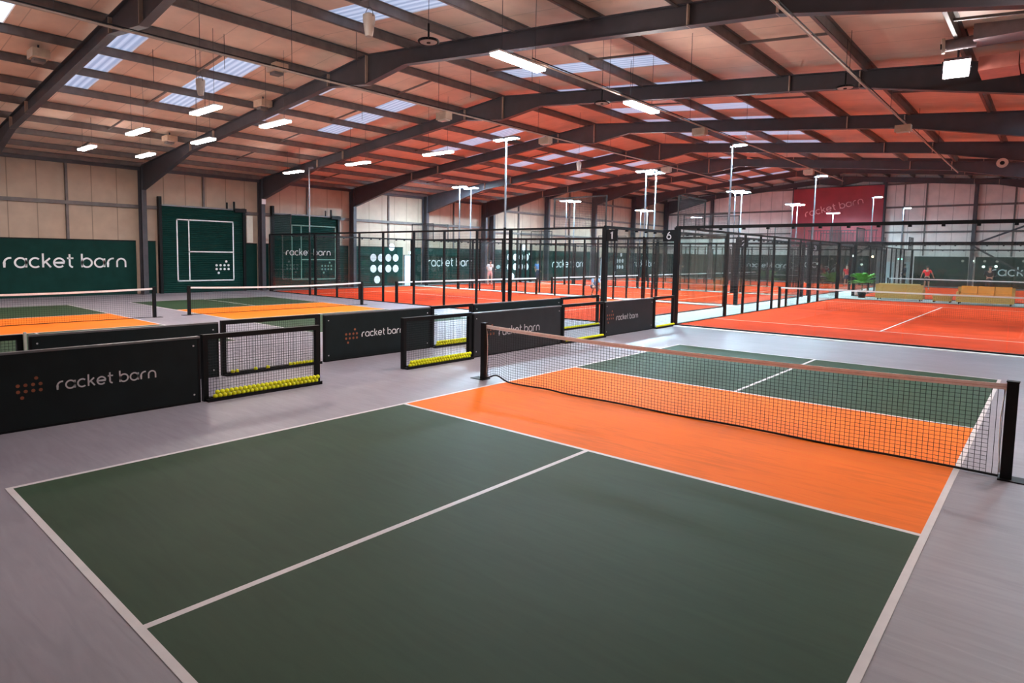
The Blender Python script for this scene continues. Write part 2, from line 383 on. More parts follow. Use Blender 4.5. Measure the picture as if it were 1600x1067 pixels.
# eave trim on the left wall
struct(MB().box(XL, XL+0.16, YN, YS, 5.9, 6.12).build('trim_1', M['steel']))
struct(MB().box(XL, XL+0.16, YS, YF, 8.05, 8.3).build('trim_2', M['steel']))

# ------------------------------------------------------------------ portal frames
def ibeam(top, bot, y, fw=0.2, ft=0.02, wt=0.012):
    """I section between a top polyline and a bottom polyline (x,z), web in the x-z plane"""
    mb = MB()
    mb.prism(list(bot)+list(reversed(top)), y-wt/2, y+wt/2)
    for pl, sg in ((top, -1), (bot, 1)):
        for i in range(len(pl)-1):
            (xa, za), (xb, zb) = pl[i], pl[i+1]
            mb.add([(xa,y-fw/2,za),(xb,y-fw/2,zb),(xb,y+fw/2,zb),(xa,y+fw/2,za),(xa,y-fw/2,za+sg*ft),(xb,y-fw/2,zb+sg*ft),(xb,y+fw/2,zb+sg*ft),(xa,y+fw/2,za+sg*ft)],
                   [(0,3,2,1),(4,5,6,7),(0,1,5,4),(1,2,6,5),(2,3,7,6),(3,0,4,7)])
    return mb
ORD = ['first', 'second', 'third', 'fourth', 'fifth', 'sixth', 'seventh', 'eighth', 'ninth', 'tenth', 'eleventh', 'twelfth']
def portal(y, label, zt, drop, slope, hl, low):
    T = lambda x: zt-slope*abs(x-AP)
    r = thing('portal_frame', label, 'steel frame', (0, y, 0), group='steel portal frames')
    HL, HR = -20.2, 2.9; c0, c1, d0, d1 = XL+0.1, XL+0.55, XR-0.65, XR-0.2
    D = drop
    ibeam([(c1, T(c1)), (HL, T(HL)), (AP-1.9, T(AP-1.9)), (AP, T(AP))],
          [(c1, hl), (HL, T(HL)-D), (AP-1.9, T(AP-1.9)-D), (AP, T(AP)-D*2.0)], 0).build('rafter', M['steel'], r)
    ibeam([(AP, T(AP)), (AP+1.7, T(AP+1.7)), (HR, T(HR)), (d0, T(d0))],
          [(AP, T(AP)-D*2.0), (AP+1.7, T(AP+1.7)-D), (HR, T(HR)-D), (d0, hl+0.15)], 0).build('rafter', M['steel'], r)
    for a, b in ((c0, c1), (d0, d1)):
        mb = MB(); z1 = min(T(a), T(b))
        mb.box(a, b, -0.006, 0.006, 0, z1); mb.box(a, a+0.02, -0.11, 0.11, 0, z1); mb.box(b-0.02, b, -0.11, 0.11, 0, z1)
        mb.box(a-0.02, b+0.02, -0.14, 0.14, 0.0, 0.02)
        mb.build('column', M['steel'], r)
    for x in (AP, 1.3, -18.1, HR, HL, AP-1.9):
        MB().box(x-0.012, x+0.012, -0.095, 0.095, T(x)-(D*1.9 if x == AP else D), T(x)-0.02).build('stiffener', M['galv'], r)
    return r
FL = {0: 'dark steel portal frame behind the viewpoint', 1: 'dark steel portal frame crossing the top left corner of the picture',
 2: 'dark steel portal frame landing on the wall just left of the court-print shutter', 3: 'dark steel portal frame landing on the wall between the two roller shutters',
 4: 'dark steel portal frame landing on the wall right of the second roller shutter', 5: 'dark steel portal frame landing on the wall just past the white door',
 6: 'last dark steel portal frame of the low roof, beside the first taller column'}
for i, y in enumerate(FY):
    if i == 0: continue
    portal(y, FL[i], 7.81, 0.42, 0.1, 4.95, True)
FL2 = ['dark steel portal frame starting the taller hall, beside the last low frame', 'tall dark steel portal frame, first bay into the far hall', 'tall dark steel portal frame, two bays into the far hall', 'tall dark steel portal frame nearest to the far end wall', 'tall dark steel portal frame against the far end wall']
for y, l in zip([35.75]+FY2, FL2): portal(y, l, 9.85, 0.45, 0.09, 6.9, False)

# ------------------------------------------------------------------ purlins (each a Z section running the length of the hall)
def zpurlin(x, zt, y0, y1, h=0.2):
    mb = MB()
    mb.box(x-0.004, x+0.004, y0, y1, zt-h, zt); mb.box(x-0.004, x+0.07, y0, y1, zt-0.006, zt); mb.box(x-0.07, x+0.004, y0, y1, zt-h, zt-h+0.006)
    mb.box(x-0.07, x-0.064, y0, y1, zt-h, zt-h+0.025)
    return mb
left = [x for x in PX if x < AP][::-1]; right = [x for x in PX if x > AP]
for side, xs in (('left', left), ('right', right)):
    for i, x in enumerate(xs):
        tag(zpurlin(x, roofz(x)-0.005, YN, YS, 0.21).build('purlin', M['purlin']), '%s purlin down from the ridge on the %s slope of the near roof' % (ORD[i], side), 'roof purlin', 'roof purlins of the near hall')
        tag(zpurlin(x, roofz2(x)-0.005, YS+.1, YF, 0.22).build('purlin', M['purlin']), '%s purlin down from the ridge on the %s slope of the tall far roof' % (ORD[i], side), 'roof purlin', 'roof purlins of the far hall')
# sag bars between purlins at mid bay
ANTI = []
for k in range(1, 6):
    y = (FY[k]+FY[k+1])/2
    for i in range(1, len(PX)-2):
        if PX[i] < AP < PX[i+1]: continue
        if (i+k) % 2: continue
        xa, xb = PX[i], PX[i+1]
        tag(MB().bar((xa, y, roofz(xa)-0.12), (xb, y, roofz(xb)-0.12), 0.05, 0.05).build('sag_bar', M['purlin']),
            'thin dark sag bar bridging two purlins at mid bay', 'sag bar', 'sag bars between the purlins')
# wall rails and mid-bay posts, left wall
def rail(y0, y1, z, label, g, h=0.16):
    tag(MB().box(XL, XL+0.14, y0, y1, z-h/2, z+h/2).build('wall_rail', M['purlin']), label, 'wall rail', g)
for i in range(len(FY)-1):
    a, b = FY[i]+.12, FY[i+1]-.12
    rail(a, b, 4.18, 'horizontal steel rail across the cream wall, %s' % ['bay nearest the viewpoint', 'bay above the large white racket barn lettering', 'bay behind the court-print shutter', 'bay behind the second shutter', 'bay above the big white dots and white door', 'bay next to the tall hall'][i], 'left wall rails')
    m = (a+b)/2
    tag(MB().box(XL, XL+0.10, m-0.05, m+0.05, 2.56, 5.9).build('wall_post', M['purlin']), 'slim mid-bay post on the cream wall, %s' % ['nearest the viewpoint', 'above the large white racket barn lettering', 'above the court-print shutter', 'above the second shutter', 'above the big white dots', 'next to the tall hall'][i], 'wall post', 'left wall mid-bay posts')
YY2 = [35.75]+FY2
BN = ['first', 'second', 'third', 'last']
for i in range(4):
    a, b = YY2[i]+.12, YY2[i+1]-.12
    for z, w in ((3.9, 'lowest'), (5.6, 'middle'), (7.1, 'top')):
        rail(a, b, z, '%s steel rail on the left wall in the %s bay of the tall hall' % (w, BN[i]), 'tall hall wall rails')
    m = (a+b)/2
    tag(MB().box(XL, XL+0.12, m-0.07, m+0.07, 2.56, 8.1).build('wall_post', M['purlin']), 'mid-bay post on the left wall in the %s bay of the tall hall' % BN[i], 'wall post', 'tall hall mid-bay posts')

# ------------------------------------------------------------------ dark green wall panels with signs
def backdrop(y0, y1, label, text=None, dot=None):
    r = thing('wall_banner', label, 'wall banner', (XL, (y0+y1)/2, 0), group='dark green wall banners')
    h = (y1-y0)/2
    MB().box(0, 0.06, -h, h, 0, 2.52).build('banner_board', M['band'], r)
    MB().box(0, 0.08, -h, h, 2.52, 2.57).build('top_edge', M['black'], r)
    yc = (y0+y1)/2
    if text:
        a, b, z = text[:3]; mb = MB(); lettering(mb, 'racket barn', (0.062, a-yc, z), (0, 1, 0), (0, 0, 1), b-a); mb.build('lettering', M['white'], r)
    if dot:
        y, z, p, pz, rr = dot; mb = MB(); dots(mb, (0.062, y-yc, z), (0, 1, 0), (0, 0, 1), p, pz, rr); mb.build('dot_logo', M['white'], r)
    return r
backdrop(-8.9, 4.23, 'dark green wall banner at the left edge of the picture')
backdrop(4.47, 10.2, 'dark green wall banner with large white racket barn lettering, left of the court-print shutter', (5.0, 9.72, 1.30))
backdrop(10.6, 11.1, 'narrow dark green wall strip between steel column and court-print shutter')
backdrop(15.75, 16.4, 'narrow dark green wall strip right of the court-print shutter')
backdrop(16.7, 17.1, 'narrow dark green wall strip left of the second shutter')
backdrop(21.8, 22.5, 'narrow dark green wall strip right of the second shutter')
backdrop(22.8, 26.95, 'dark green wall banner with ten large white dots beside the white door', None, (24.45, 0.42, 0.62, 0.71, 0.25))
backdrop(27.95, 28.6, 'narrow dark green wall strip right of the white door')
backdrop(28.9, 34.7, 'dark green wall banner with white racket barn lettering behind the left padel court', (29.2, 33.9, 1.28))
backdrop(36.0, 42.7, 'dark green wall banner with large white dots near the player in blue', None, (38.2, 0.42, 0.75, 0.78, 0.28))
backdrop(43.0, 50.15, 'dark green wall banner with white racket barn lettering in the tall hall', (44.1, 49.3, 1.15))
backdrop(50.45, 51.8, 'dark green wall strip left of the narrow white doors in the tall hall')
backdrop(53.4, 57.6, 'dark green wall banner with small white dots in the tall hall', None, (54.6, 0.5, 0.55, 0.62, 0.2))
backdrop(57.9, 65.0, 'dark green wall banner in the far left corner of the tall hall', (58.6, 63.9, 1.15))
def door(n, y0, y1, z1, mat):
    r = bpy.data.objects.new('door_%d' % n, None); COL.objects.link(r); r.location = (XL, (y0+y1)/2, 0); r['kind'] = 'structure'
    h = (y1-y0)/2
    MB().box(0, 0.07, -h+.05, h-.05, 0, z1-.05).build('door_leaf', mat, r)
    MB().box(0, 0.1, -h, -h+.05, 0, z1).box(0, 0.1, h-.05, h, 0, z1).box(0, 0.1, -h, h, z1-.05, z1).build('door_frame', M['trim'], r)
    MB().box(0.07, 0.12, h-.2, h-.1, 1.0, 1.04).build('door_handle', M['galv'], r)
door(1, 27.05, 27.9, 2.05, M['whitedoor'])
door(2, 52.0, 52.6, 2.05, M['whitedoor'])
door(3, 52.75, 53.2, 2.05, M['whitedoor'])
def exit_sign(loc, rz, label):
    r = thing('exit_sign', label, 'exit sign', loc, rz, 'green exit signs')
    MB().box(0, 0.05, -0.2, 0.2, 0, 0.2).build('casing', M['white'], r); MB().box(0.05, 0.06, -0.18, 0.18, 0.02, 0.18).build('sign_face', M['greenled'], r)
exit_sign((XL, 27.7, 2.10), 0, 'small lit green exit sign above the white door on the left wall')
exit_sign((XL+.09, 40.9, 2.15), 0, 'small lit green exit sign on the left wall beside the player in blue')
for y in (40.6,):
    pass
# shutters
def shutter(y0, y1, z1, label, art, mat, artmat):
    yc = (y0+y1)/2; h = (y1-y0)/2
    r = thing('roller_shutter', label, 'roller shutter', (XL, yc, 0), group='roller shutters')
    mb = MB(); n = 44
    for i in range(n):
        z0 = z1*i/n; z2 = z1*(i+1)/n
        mb.add([(0.22, -h, z0), (0.22, h, z0), (0.25, h, (z0+z2)/2), (0.25, -h, (z0+z2)/2), (0.22, h, z2), (0.22, -h, z2)], [(0, 1, 2, 3), (3, 2, 4, 5)])
    mb.add([(0.15, -h, 0), (0.15, h, 0), (0.15, h, z1), (0.15, -h, z1)], [(0, 1, 2, 3)])
    mb.build('slat_curtain', mat, r)
    for s in (-1, 1):
        MB().box(0.10, 0.34, s*h-.07, s*h+.07, 0, z1+(0.45 if s < 0 else 0.12)).build('side_guide', M['black'], r)
    MB().box(0.05, 0.34, -h, h, z1, z1+0.07).build('top_rail', M['trim'], r)
    MB().box(0.30, 0.42, h-.55, h+.1, z1-.1, z1+.10).box(0.33, 0.38, h-.62, h-.52, z1, z1+.45).box(0.33, 0.38, h-1.0, h-.92, z1+.05, z1+.38).build('motor_bracket', M['black'], r)
    mb = MB(); a0, a1, b0, b1, am, bm_ = art; t = 0.03; x = 0.256
    def ln(u0, v0, u1, v1): mb.box(x, x+.004, min(u0, u1)-t-yc, max(u0, u1)+t-yc, min(v0, v1)-t, max(v0, v1)+t)
    ln(a0, b0, a1, b0); ln(a0, b1, a1, b1); ln(a0, b0, a0, b1); ln(a1, b0, a1, b1); ln(am, b0, am, b1); ln(am, bm_, a1, bm_)
    dots(mb, (x, a0+(a1-a0)*0.68-yc, b0+0.38), (0, 1, 0), (0, 0, 1), 0.215, 0.20, 0.062)
    mb.build('court_print', artmat, r)
    return r
shutter(11.25, 15.55, 4.28, 'dark green ribbed shutter printed with white court lines and a small dot logo', (12.05, 14.95, 0.6, 3.66, 12.63, 2.07), M['band'], M['white'])
r2 = shutter(17.25, 21.6, 4.22, 'dark green ribbed shutter with faint court print and white racket barn lettering, behind padel glass', (18.45, 21.4, 0.55, 3.66, 19.05, 1.7), M['band'], M['faint'])
mb = MB(); lettering(mb, 'racket barn', (0.262, 18.05-19.425, 1.95), (0, 1, 0), (0, 0, 1), 2.98, depth=.004); mb.build('lettering', M['white'], r2)
for y, l in ((15.95, 'pale narrow reveal strip right of the court-print shutter'), (16.98, 'pale narrow reveal strip left of the second shutter')):
    tag(MB().box(XL+.1, XL+.15, y-.18, y+.18, 2.6, 4.05).build('reveal_strip', M['palestrip']), l, 'wall strip', 'pale wall strips')
tag(MB().box(XL+.55, XL+.62, 16.44, 16.66, 4.7, 4.98).build('junction_box', M['white']), 'small white box high on the steel column between the two shutters', 'junction box')

# ------------------------------------------------------------------ far end wall
def fthing(x, label): return thing('wall_banner', label, 'wall banner', (x, YF, 0), group='far wall banners')
def fboard(x0, x1, label, text=None):
    xc = (x0+x1)/2; h = (x1-x0)/2; r = fthing(xc, label)
    MB().box(-h, h, -0.06, 0, 0, 2.55).build('banner_board', M['band'], r)
    if text:
        mb = MB(); lettering(mb, 'racket barn', (text[0]-xc, -0.062, text[2]), (1, 0, 0), (0, 0, 1), text[1]-text[0]); mb.build('lettering', M['white'], r)
fboard(-25.9, -20.8, 'dark green banner at the left corner of the far wall')
fboard(-20.4, -12.7, 'dark green far wall banner with white racket barn lettering seen through the padel mesh', (-16.8, -12.9, 1.3))
fboard(-12.3, -5.2, 'dark green far wall banner under the red banner', (-11.8, -6.2, 1.4))
fboard(-2.5, 1.3, 'dark green far wall banner right of the white entrance doors')
fboard(1.75, 9.2, 'dark green far wall banner with white racket barn lettering at the right edge', (2.8, 8.4, 1.05))
gl = {-20.6: 'left of the mesh panel', -12.5: 'at the left edge of the red banner', -5.0: 'at the right edge of the red banner', 1.5: 'carrying the diagonal braces near the right edge', 9.1: 'at the right corner'}
for x, w in gl.items():
    mb = MB(); z1 = roofz2(x)-0.3
    mb.box(x-.01, x+.01, YF-.45, YF-.08, 0, z1).box(x-.13, x+.13, YF-.47, YF-.45, 0, z1).box(x-.13, x+.13, YF-.1, YF-.08, 0, z1)
    tag(mb.build('gable_column', M['steel']), 'dark steel column on the far wall %s' % w, 'steel column', 'far wall columns')
for z, w in ((8.9, 'uppermost'), (6.85, 'upper middle'), (4.65, 'lower middle'), (3.7, 'lowest')):
    for a, b, s in ((-25.9, -12.65, 'left'), (-12.35, -5.15, 'centre'), (-4.85, 9.2, 'right')):
        if s == 'centre' and z < 8: continue
        tag(MB().box(a, b, YF-.1, YF, z-.08, z+.08).build('wall_rail', M['purlin']), '%s steel rail across the %s of the far wall' % (w, s), 'wall rail', 'far wall rails')
for x in (-3.5, -1.9, 4.0, 6.5):
    tag(MB().box(x-.06, x+.06, YF-.12, YF-.1, 2.6, 8.9).build('wall_post', M['purlin']), 'slim secondary post on the far wall %s' % {-3.5: 'just right of the red banner', -1.9: 'between the red banner and the braced column', 4.0: 'right of the braced column', 6.5: 'past the right edge of frame'}[x], 'wall post', 'far wall secondary posts')
tag(MB().bar((1.6, YF-.6, 3.6), (9.0, YF-.6, 7.0), 0.14, 0.14).build('diagonal_brace', M['steel']), 'dark diagonal brace rising right from the braced far column', 'brace', 'far wall braces')
tag(MB().bar((1.6, YF-.6, 3.4), (6.6, YF-.6, 0.1), 0.14, 0.14).build('diagonal_brace', M['steel']), 'dark diagonal brace falling right from the braced far column', 'brace', 'far wall braces')
r = thing('red_banner', 'large dark red banner with slanting racket barn lettering high on the far wall', 'banner', (-8.75, YF-.5, 0))
MB().box(-3.75, 3.75, -0.04, 0, 3.3, 8.85).build('banner_sheet', M['redbanner'], r)
mb = MB(); a = math.radians(13); lettering(mb, 'racket barn', (-2.6, -0.045, 6.2), (math.cos(a), 0, math.sin(a)), (-math.sin(a), 0, math.cos(a)), 4.9); mb.build('lettering', M['redtext'], r)

# ================================================================== PICKLEBALL COURTS
def pickle_court(W2, L2, label, loc, rz=0):
    """painted court: local x across (W2=half width), local y along (L2=half length)"""
    mb = MB(); K = 2.135; t = 0.05; z = 0.003; c = t/2
    mb.box(-W2+t, W2-t, -L2+t, -K-c, 0, z, 0); mb.box(-W2+t, W2-t, K+c, L2-t, 0, z, 0); mb.box(-W2+t, W2-t, -K+c, K-c, 0, z, 1)
    z2 = z+0.001
    for s in (-1, 1):
        mb.box(s*W2-(t if s > 0 else 0), s*W2+(t if s < 0 else 0), -L2, L2, 0, z2, 2)
        mb.box(-W2+t, W2-t, s*L2-(t if s > 0 else 0), s*L2+(t if s < 0 else 0), 0, z2, 2)
        mb.box(-W2+t, W2-t, s*K-c, s*K+c, 0, z2, 2)
        mb.box(-c, c, min(s*(K+c), s*(L2-t)), max(s*(K+c), s*(L2-t)), 0, z2, 2)
    o = mb.build('pickleball_court', [M['green'], M['orange'], M['line']], None, loc); o.rotation_euler = (0, 0, rz)
    return tag(o, label, 'court', 'painted pickleball courts')
pickle_court(3.05, 6.705, 'large foreground pickleball court painted green and orange with white lines', (3.05, 6.705, 0.0))
pickle_court(3.05, 6.705, 'green and orange pickleball court at the left edge behind the black barriers', (-14.25, 2.95, 0.0), PI/2)
pickle_court(3.05, 6.705, 'green and orange pickleball court in front of the roller shutters', (-14.25, 11.15, 0.0), PI/2)

def net_mesh(x0, x1, zt, zb, dx, dz, r):
    """square-mesh net in the x-z plane; zt, zb functions of x"""
    mb = MB(); n = int((x1-x0)/dx)
    for i in range(n+1):
        x = x0+(x1-x0)*i/n; mb.strand([(x, 0, zb(x)), (x, 0, zt(x))], r)
    H = zt(x0)-0.02; m = int(H/dz)
    for j in range(1, m):
        pts = []
        for i in range(0, n+1, 3):
            x = x0+(x1-x0)*i/n; pts.append((x, 0, zb(x)+(zt(x)-zb(x))*j/m))
        mb.strand(pts, r)
    return mb
def pickle_net(label, loc, rz, half, fine):
    r = thing('pickleball_net', label, 'net', loc, rz, 'pickleball nets')
    zt = lambda x: 0.862+0.06*(x/half)**2
    if fine:
        def zb(x):
            d = x+half
            return 0.012+0.085*math.exp(-((d-0.28)/0.16)**2)+0.018*math.exp(-((d-1.35)/0.3)**2)+0.012*abs(math.sin(x*1.7))
        net_mesh(-half+0.06, half-0.06, zt, zb, 0.048, 0.042, 0.0028).build('net_mesh', M['net'], r)
    else:
        zb = lambda x: 0.015
        net_mesh(-half+0.05, half-0.05, zt, zb, 0.06, 0.06, 0.0022).build('net_mesh', M['net'], r)
    n = 40; xs = [-half+0.04+(2*half-0.08)*i/n for i in range(n+1)]
    mb = MB()
    def band(z_off0, z_off1, y, mi):
        for i in range(n):
            a, b = xs[i], xs[i+1]
            mb.add([(a,-y,zt(a)+z_off0),(b,-y,zt(b)+z_off0),(b,-y,zt(b)+z_off1),(a,-y,zt(a)+z_off1),(a,y,zt(a)+z_off0),(b,y,zt(b)+z_off0),(b,y,zt(b)+z_off1),(a,y,zt(a)+z_off1)],
                   [(0,1,2,3),(7,6,5,4),(3,2,6,7),(0,4,5,1)], mi)
    band(-0.045, 0.012, 0.006, 0)
    band(-0.024, -0.016, 0.0075, 1)
    mb.build('headband', [M['tape'], M['tapepink'] if fine else M['tape']], r)
    mb = MB(); pts = [(x, 0, zb(x)) for x in [(-half+0.06)+(2*half-0.12)*i/120 for i in range(121)]]
    for i in range(len(pts)-1): mb.tube(pts[i], pts[i+1], 0.0135 if fine else 0.009, 5)
    mb.build('bottom_cord', M['net'], r)
    for s in (-1, 1):
        mb = MB().box(s*half-0.045, s*half+0.045, -0.045, 0.045, 0.012, 0.955)
        mb.box(s*half-0.05, s*half+0.05, -0.05, 0.05, 0.955, 0.965)
        p = mb.build('post', M['black'], r)
        MB().box(min(s*half-s*.06, s*half+s*.22), max(s*half-s*.06, s*half+s*.22), -0.10, 0.10, 0, 0.012).build('foot_plate', M['black'], r)
        if fine:
            mb = MB(); mb.strand([(s*(half-0.05), 0, 0.9), (s*(half-0.075), 0, 0.6), (s*(half-0.07), 0, 0.3), (s*(half-0.05), 0, 0.05)], 0.006); mb.build('side_cord', M['tapew'], r)
    return r
pickle_net('foreground black net with pinkish white headband across the large court', (3.04, 6.705, 0), 0, 3.42, True)
pickle_net('black net with white tape on the left-edge pickleball court', (-14.2, 3.08, 0), PI/2, 3.5, False)
pickle_net('black net with white tape on the pickleball court before the shutters', (-14.3, 11.2, 0), PI/2, 3.5, False)

# ================================================================== BARRIERS
def barrier(x, y0, y1, label, text=None, mat='panel', trim_top=True):
    yc = (y0+y1)/2; h = (y1-y0)/2; r = thing('court_barrier', label, 'barrier', (x, yc, 0), group='low banner barriers')
    MB().box(-0.03, 0.03, -h+.02, h-.02, 0.03, 0.90).build('banner_board', M[mat], r)
    MB().box(-0.034, 0.034, -h, h, 0.90, 0.925).build('top_rail', M['trim'] if trim_top else M['black'], r)
    MB().box(-0.034, 0.034, -h, h, 0.0, 0.03).build('bottom_rail', M['black'], r)
    for s in (-1, 1):
        MB().box(-0.034, 0.034, s*h-(.03 if s > 0 else 0), s*h+(.03 if s < 0 else 0), 0.0, 0.90).build('end_post', M['black'], r)
        mb = MB()
        for z in (0.12, 0.8): mb.disc((0.031, s*(h-0.09), z), (0, 1, 0), (0, 0, 1), 0.012, 0.006, 0, 10)
        mb.build('bolt', M['silver'], r)
    if text:
        a, b, z, la, lb, lz, tm = text
        mb = MB(); lettering(mb, 'racket barn', (0.031, a-yc, z), (0, 1, 0), (0, 0, 1), b-a, depth=0.004); mb.build('lettering', M[tm], r)
        mb = MB(); p = (lb-la)/3; dots(mb, (0.031, la-yc, lz), (0, 1, 0), (0, 0, 1), p, p*0.98, p*0.27, 0, 0.004); mb.build('dot_logo', M['copper'], r)
    return r
barrier(-2.05, -0.45, 2.62, 'black banner barrier in the left foreground with racket barn lettering and orange dots', (0.91, 2.03, 0.43, 0.53, 0.75, 0.385, 'silver'))
barrier(-2.05, 8.2, 11.3, 'charcoal banner barrier behind the left net post, lettering partly hidden by the net', (9.0, 10.43, 0.40, 8.55, 8.83, 0.36, 'silver'), 'panel2')
barrier(-2.05, 13.3, 16.0, 'charcoal banner barrier nearest the padel court corner with small racket barn lettering', (13.88, 15.08, 0.40, 13.42, 13.72, 0.36, 'silver'), 'panel2')
barrier(-3.65, 1.0, 3.64, 'black barrier in the back row directly behind the left foreground banner', None)
barrier(-3.65, 5.72, 8.5, 'black green back-row barrier with white racket barn lettering and orange dots', (6.60, 7.70, 0.42, 6.22, 6.48, 0.33, 'white'))
barrier(-3.65, 9.95, 13.55, 'plain dark back-row barrier behind the charcoal banner by the net post', None, 'panel')

def ball_gate(x, y0, y1, label, zt=0.94, trough=True):
    yc = (y0+y1)/2; h = (y1-y0)/2; r = thing('mesh_gate', label, 'mesh gate', (x, yc, 0), group='mesh gates between the barriers')
    for s in (-1, 1):
        MB().box(-0.04, 0.04, s*h-(.07 if s > 0 else 0), s*h+(.07 if s < 0 else 0), 0.0, zt).build('gate_post', M['black'], r)
    MB().box(-0.04, 0.04, -h+.07, h-.07, zt-0.07, zt).build('top_rail', M['black'], r)
    MB().box(-0.04, 0.04, -h+.07, h-.07, 0.0, 0.05).build('bottom_rail', M['black'], r)
    MB().box(0.04, 0.135, -h+.02, h-.02, 0.0, 0.03).box(0.125, 0.135, -h+.02, h-.02, 0.03, 0.05).build('ball_trough', M['black'], r)
    mb = MB(); n = int((2*h-0.14)/0.042)
    for i in range(1, n): y = -h+.07+(2*h-.14)*i/n; mb.strand([(0.0, y, 0.045), (0.0, y, zt-.07)], 0.0027)
    for j in range(1, 20): z = 0.045+(zt-.115)*j/20; mb.strand([(0.0, -h+.07, z), (0.0, h-.07, z)], 0.0025)
    mb.build('mesh_panel', M['net'], r)
    return r
GN = []
gates = [(-2.05, 2.66, 4.55, 'black mesh gate beside the left foreground banner, tennis balls lined along its foot'),
 (-2.05, 6.32, 8.14, 'black mesh gate left of the net post with a row of balls at its foot'),
 (-2.05, 11.36, 13.24, 'black mesh gate between the two charcoal banners'),
 (-2.05, 16.06, 17.4, 'short black mesh gate ending at the padel court corner'),
 (-3.65, -0.9, 0.93, 'black mesh gate at the left edge in the back row'),
 (-3.65, 3.70, 5.62, 'black mesh gate in the back row seen through the foreground mesh gate'),
 (-3.65, 8.54, 9.90, 'black mesh gate in the back row right of the lettered barrier'),
 (-3.65, 13.6, 15.6, 'black mesh gate at the far end of the back row')]
for g in gates: ball_gate(*g)
tag(MB().box(-3.62, -3.58, 0.935, 0.965, 0, 0.97).build('edge_strip', M['palestrip']), 'thin cream edge strip at the joint of the back barrier near the left edge', 'edge strip')
# balls
BALL = None
def balls(x, y0, y1, rows, group, label, step=0.0685, prob=1.0):
    global BALL
    y = y0
    k = 0
    while y < y1:
        for row in range(rows):
            if random.random() > prob: continue
            loc = (x+0.088-row*0.004, y+(0.034 if row % 2 else 0)+random.uniform(-.001, .001), 0.065+row*0.055)
            if BALL is None:
                BALL = MB().sphere((0, 0, 0), 0.033, 0, 12, 8).build('tennis_ball', M['ball']); o = BALL
            else: o = BALL.copy(); COL.objects.link(o)
            o.location = loc; tag(o, label, 'ball', group)
        y += step
balls(-2.05, 2.80, 4.50, 2, 'balls along the foreground gate', 'bright yellow ball in the rows at the foot of the foreground mesh gate')
balls(-2.05, 6.44, 8.07, 2, 'balls along the gate left of the net post', 'yellow ball in the rows at the gate left of the net post')
balls(-2.05, 11.48, 13.15, 1, 'balls along the gate between charcoal banners', 'bright yellow ball at the foot of the gate between the charcoal banners')
balls(-2.05, 16.18, 17.3, 1, 'balls along the gate at the padel corner', 'bright yellow ball at the foot of the short gate at the padel corner')
balls(-3.65, 8.66, 9.8, 2, 'balls along the back gate right of the lettered barrier', 'bright yellow ball at the foot of the back gate right of the lettered barrier')
balls(-3.65, 13.7, 15.5, 1, 'balls along the far back gate', 'bright yellow ball at the foot of the far back-row gate')
balls(-3.65, 4.95, 5.55, 1, 'loose balls behind the back gate', 'yellow ball clustered at the right end of the back gate seen through the mesh', 0.07)
for y, l in ((3.85, 'yellow ball at the left end of the back gate seen through the mesh'), (3.93, 'yellow ball second from the left end of the back gate seen through the mesh'), (4.27, 'single yellow ball left of the middle of the back gate'), (4.5, 'single yellow ball at the middle of the back gate')):
    o = BALL.copy(); COL.objects.link(o); o.location = (-3.65+.088, y, 0.065); tag(o, l, 'ball', 'loose balls behind the back gate')

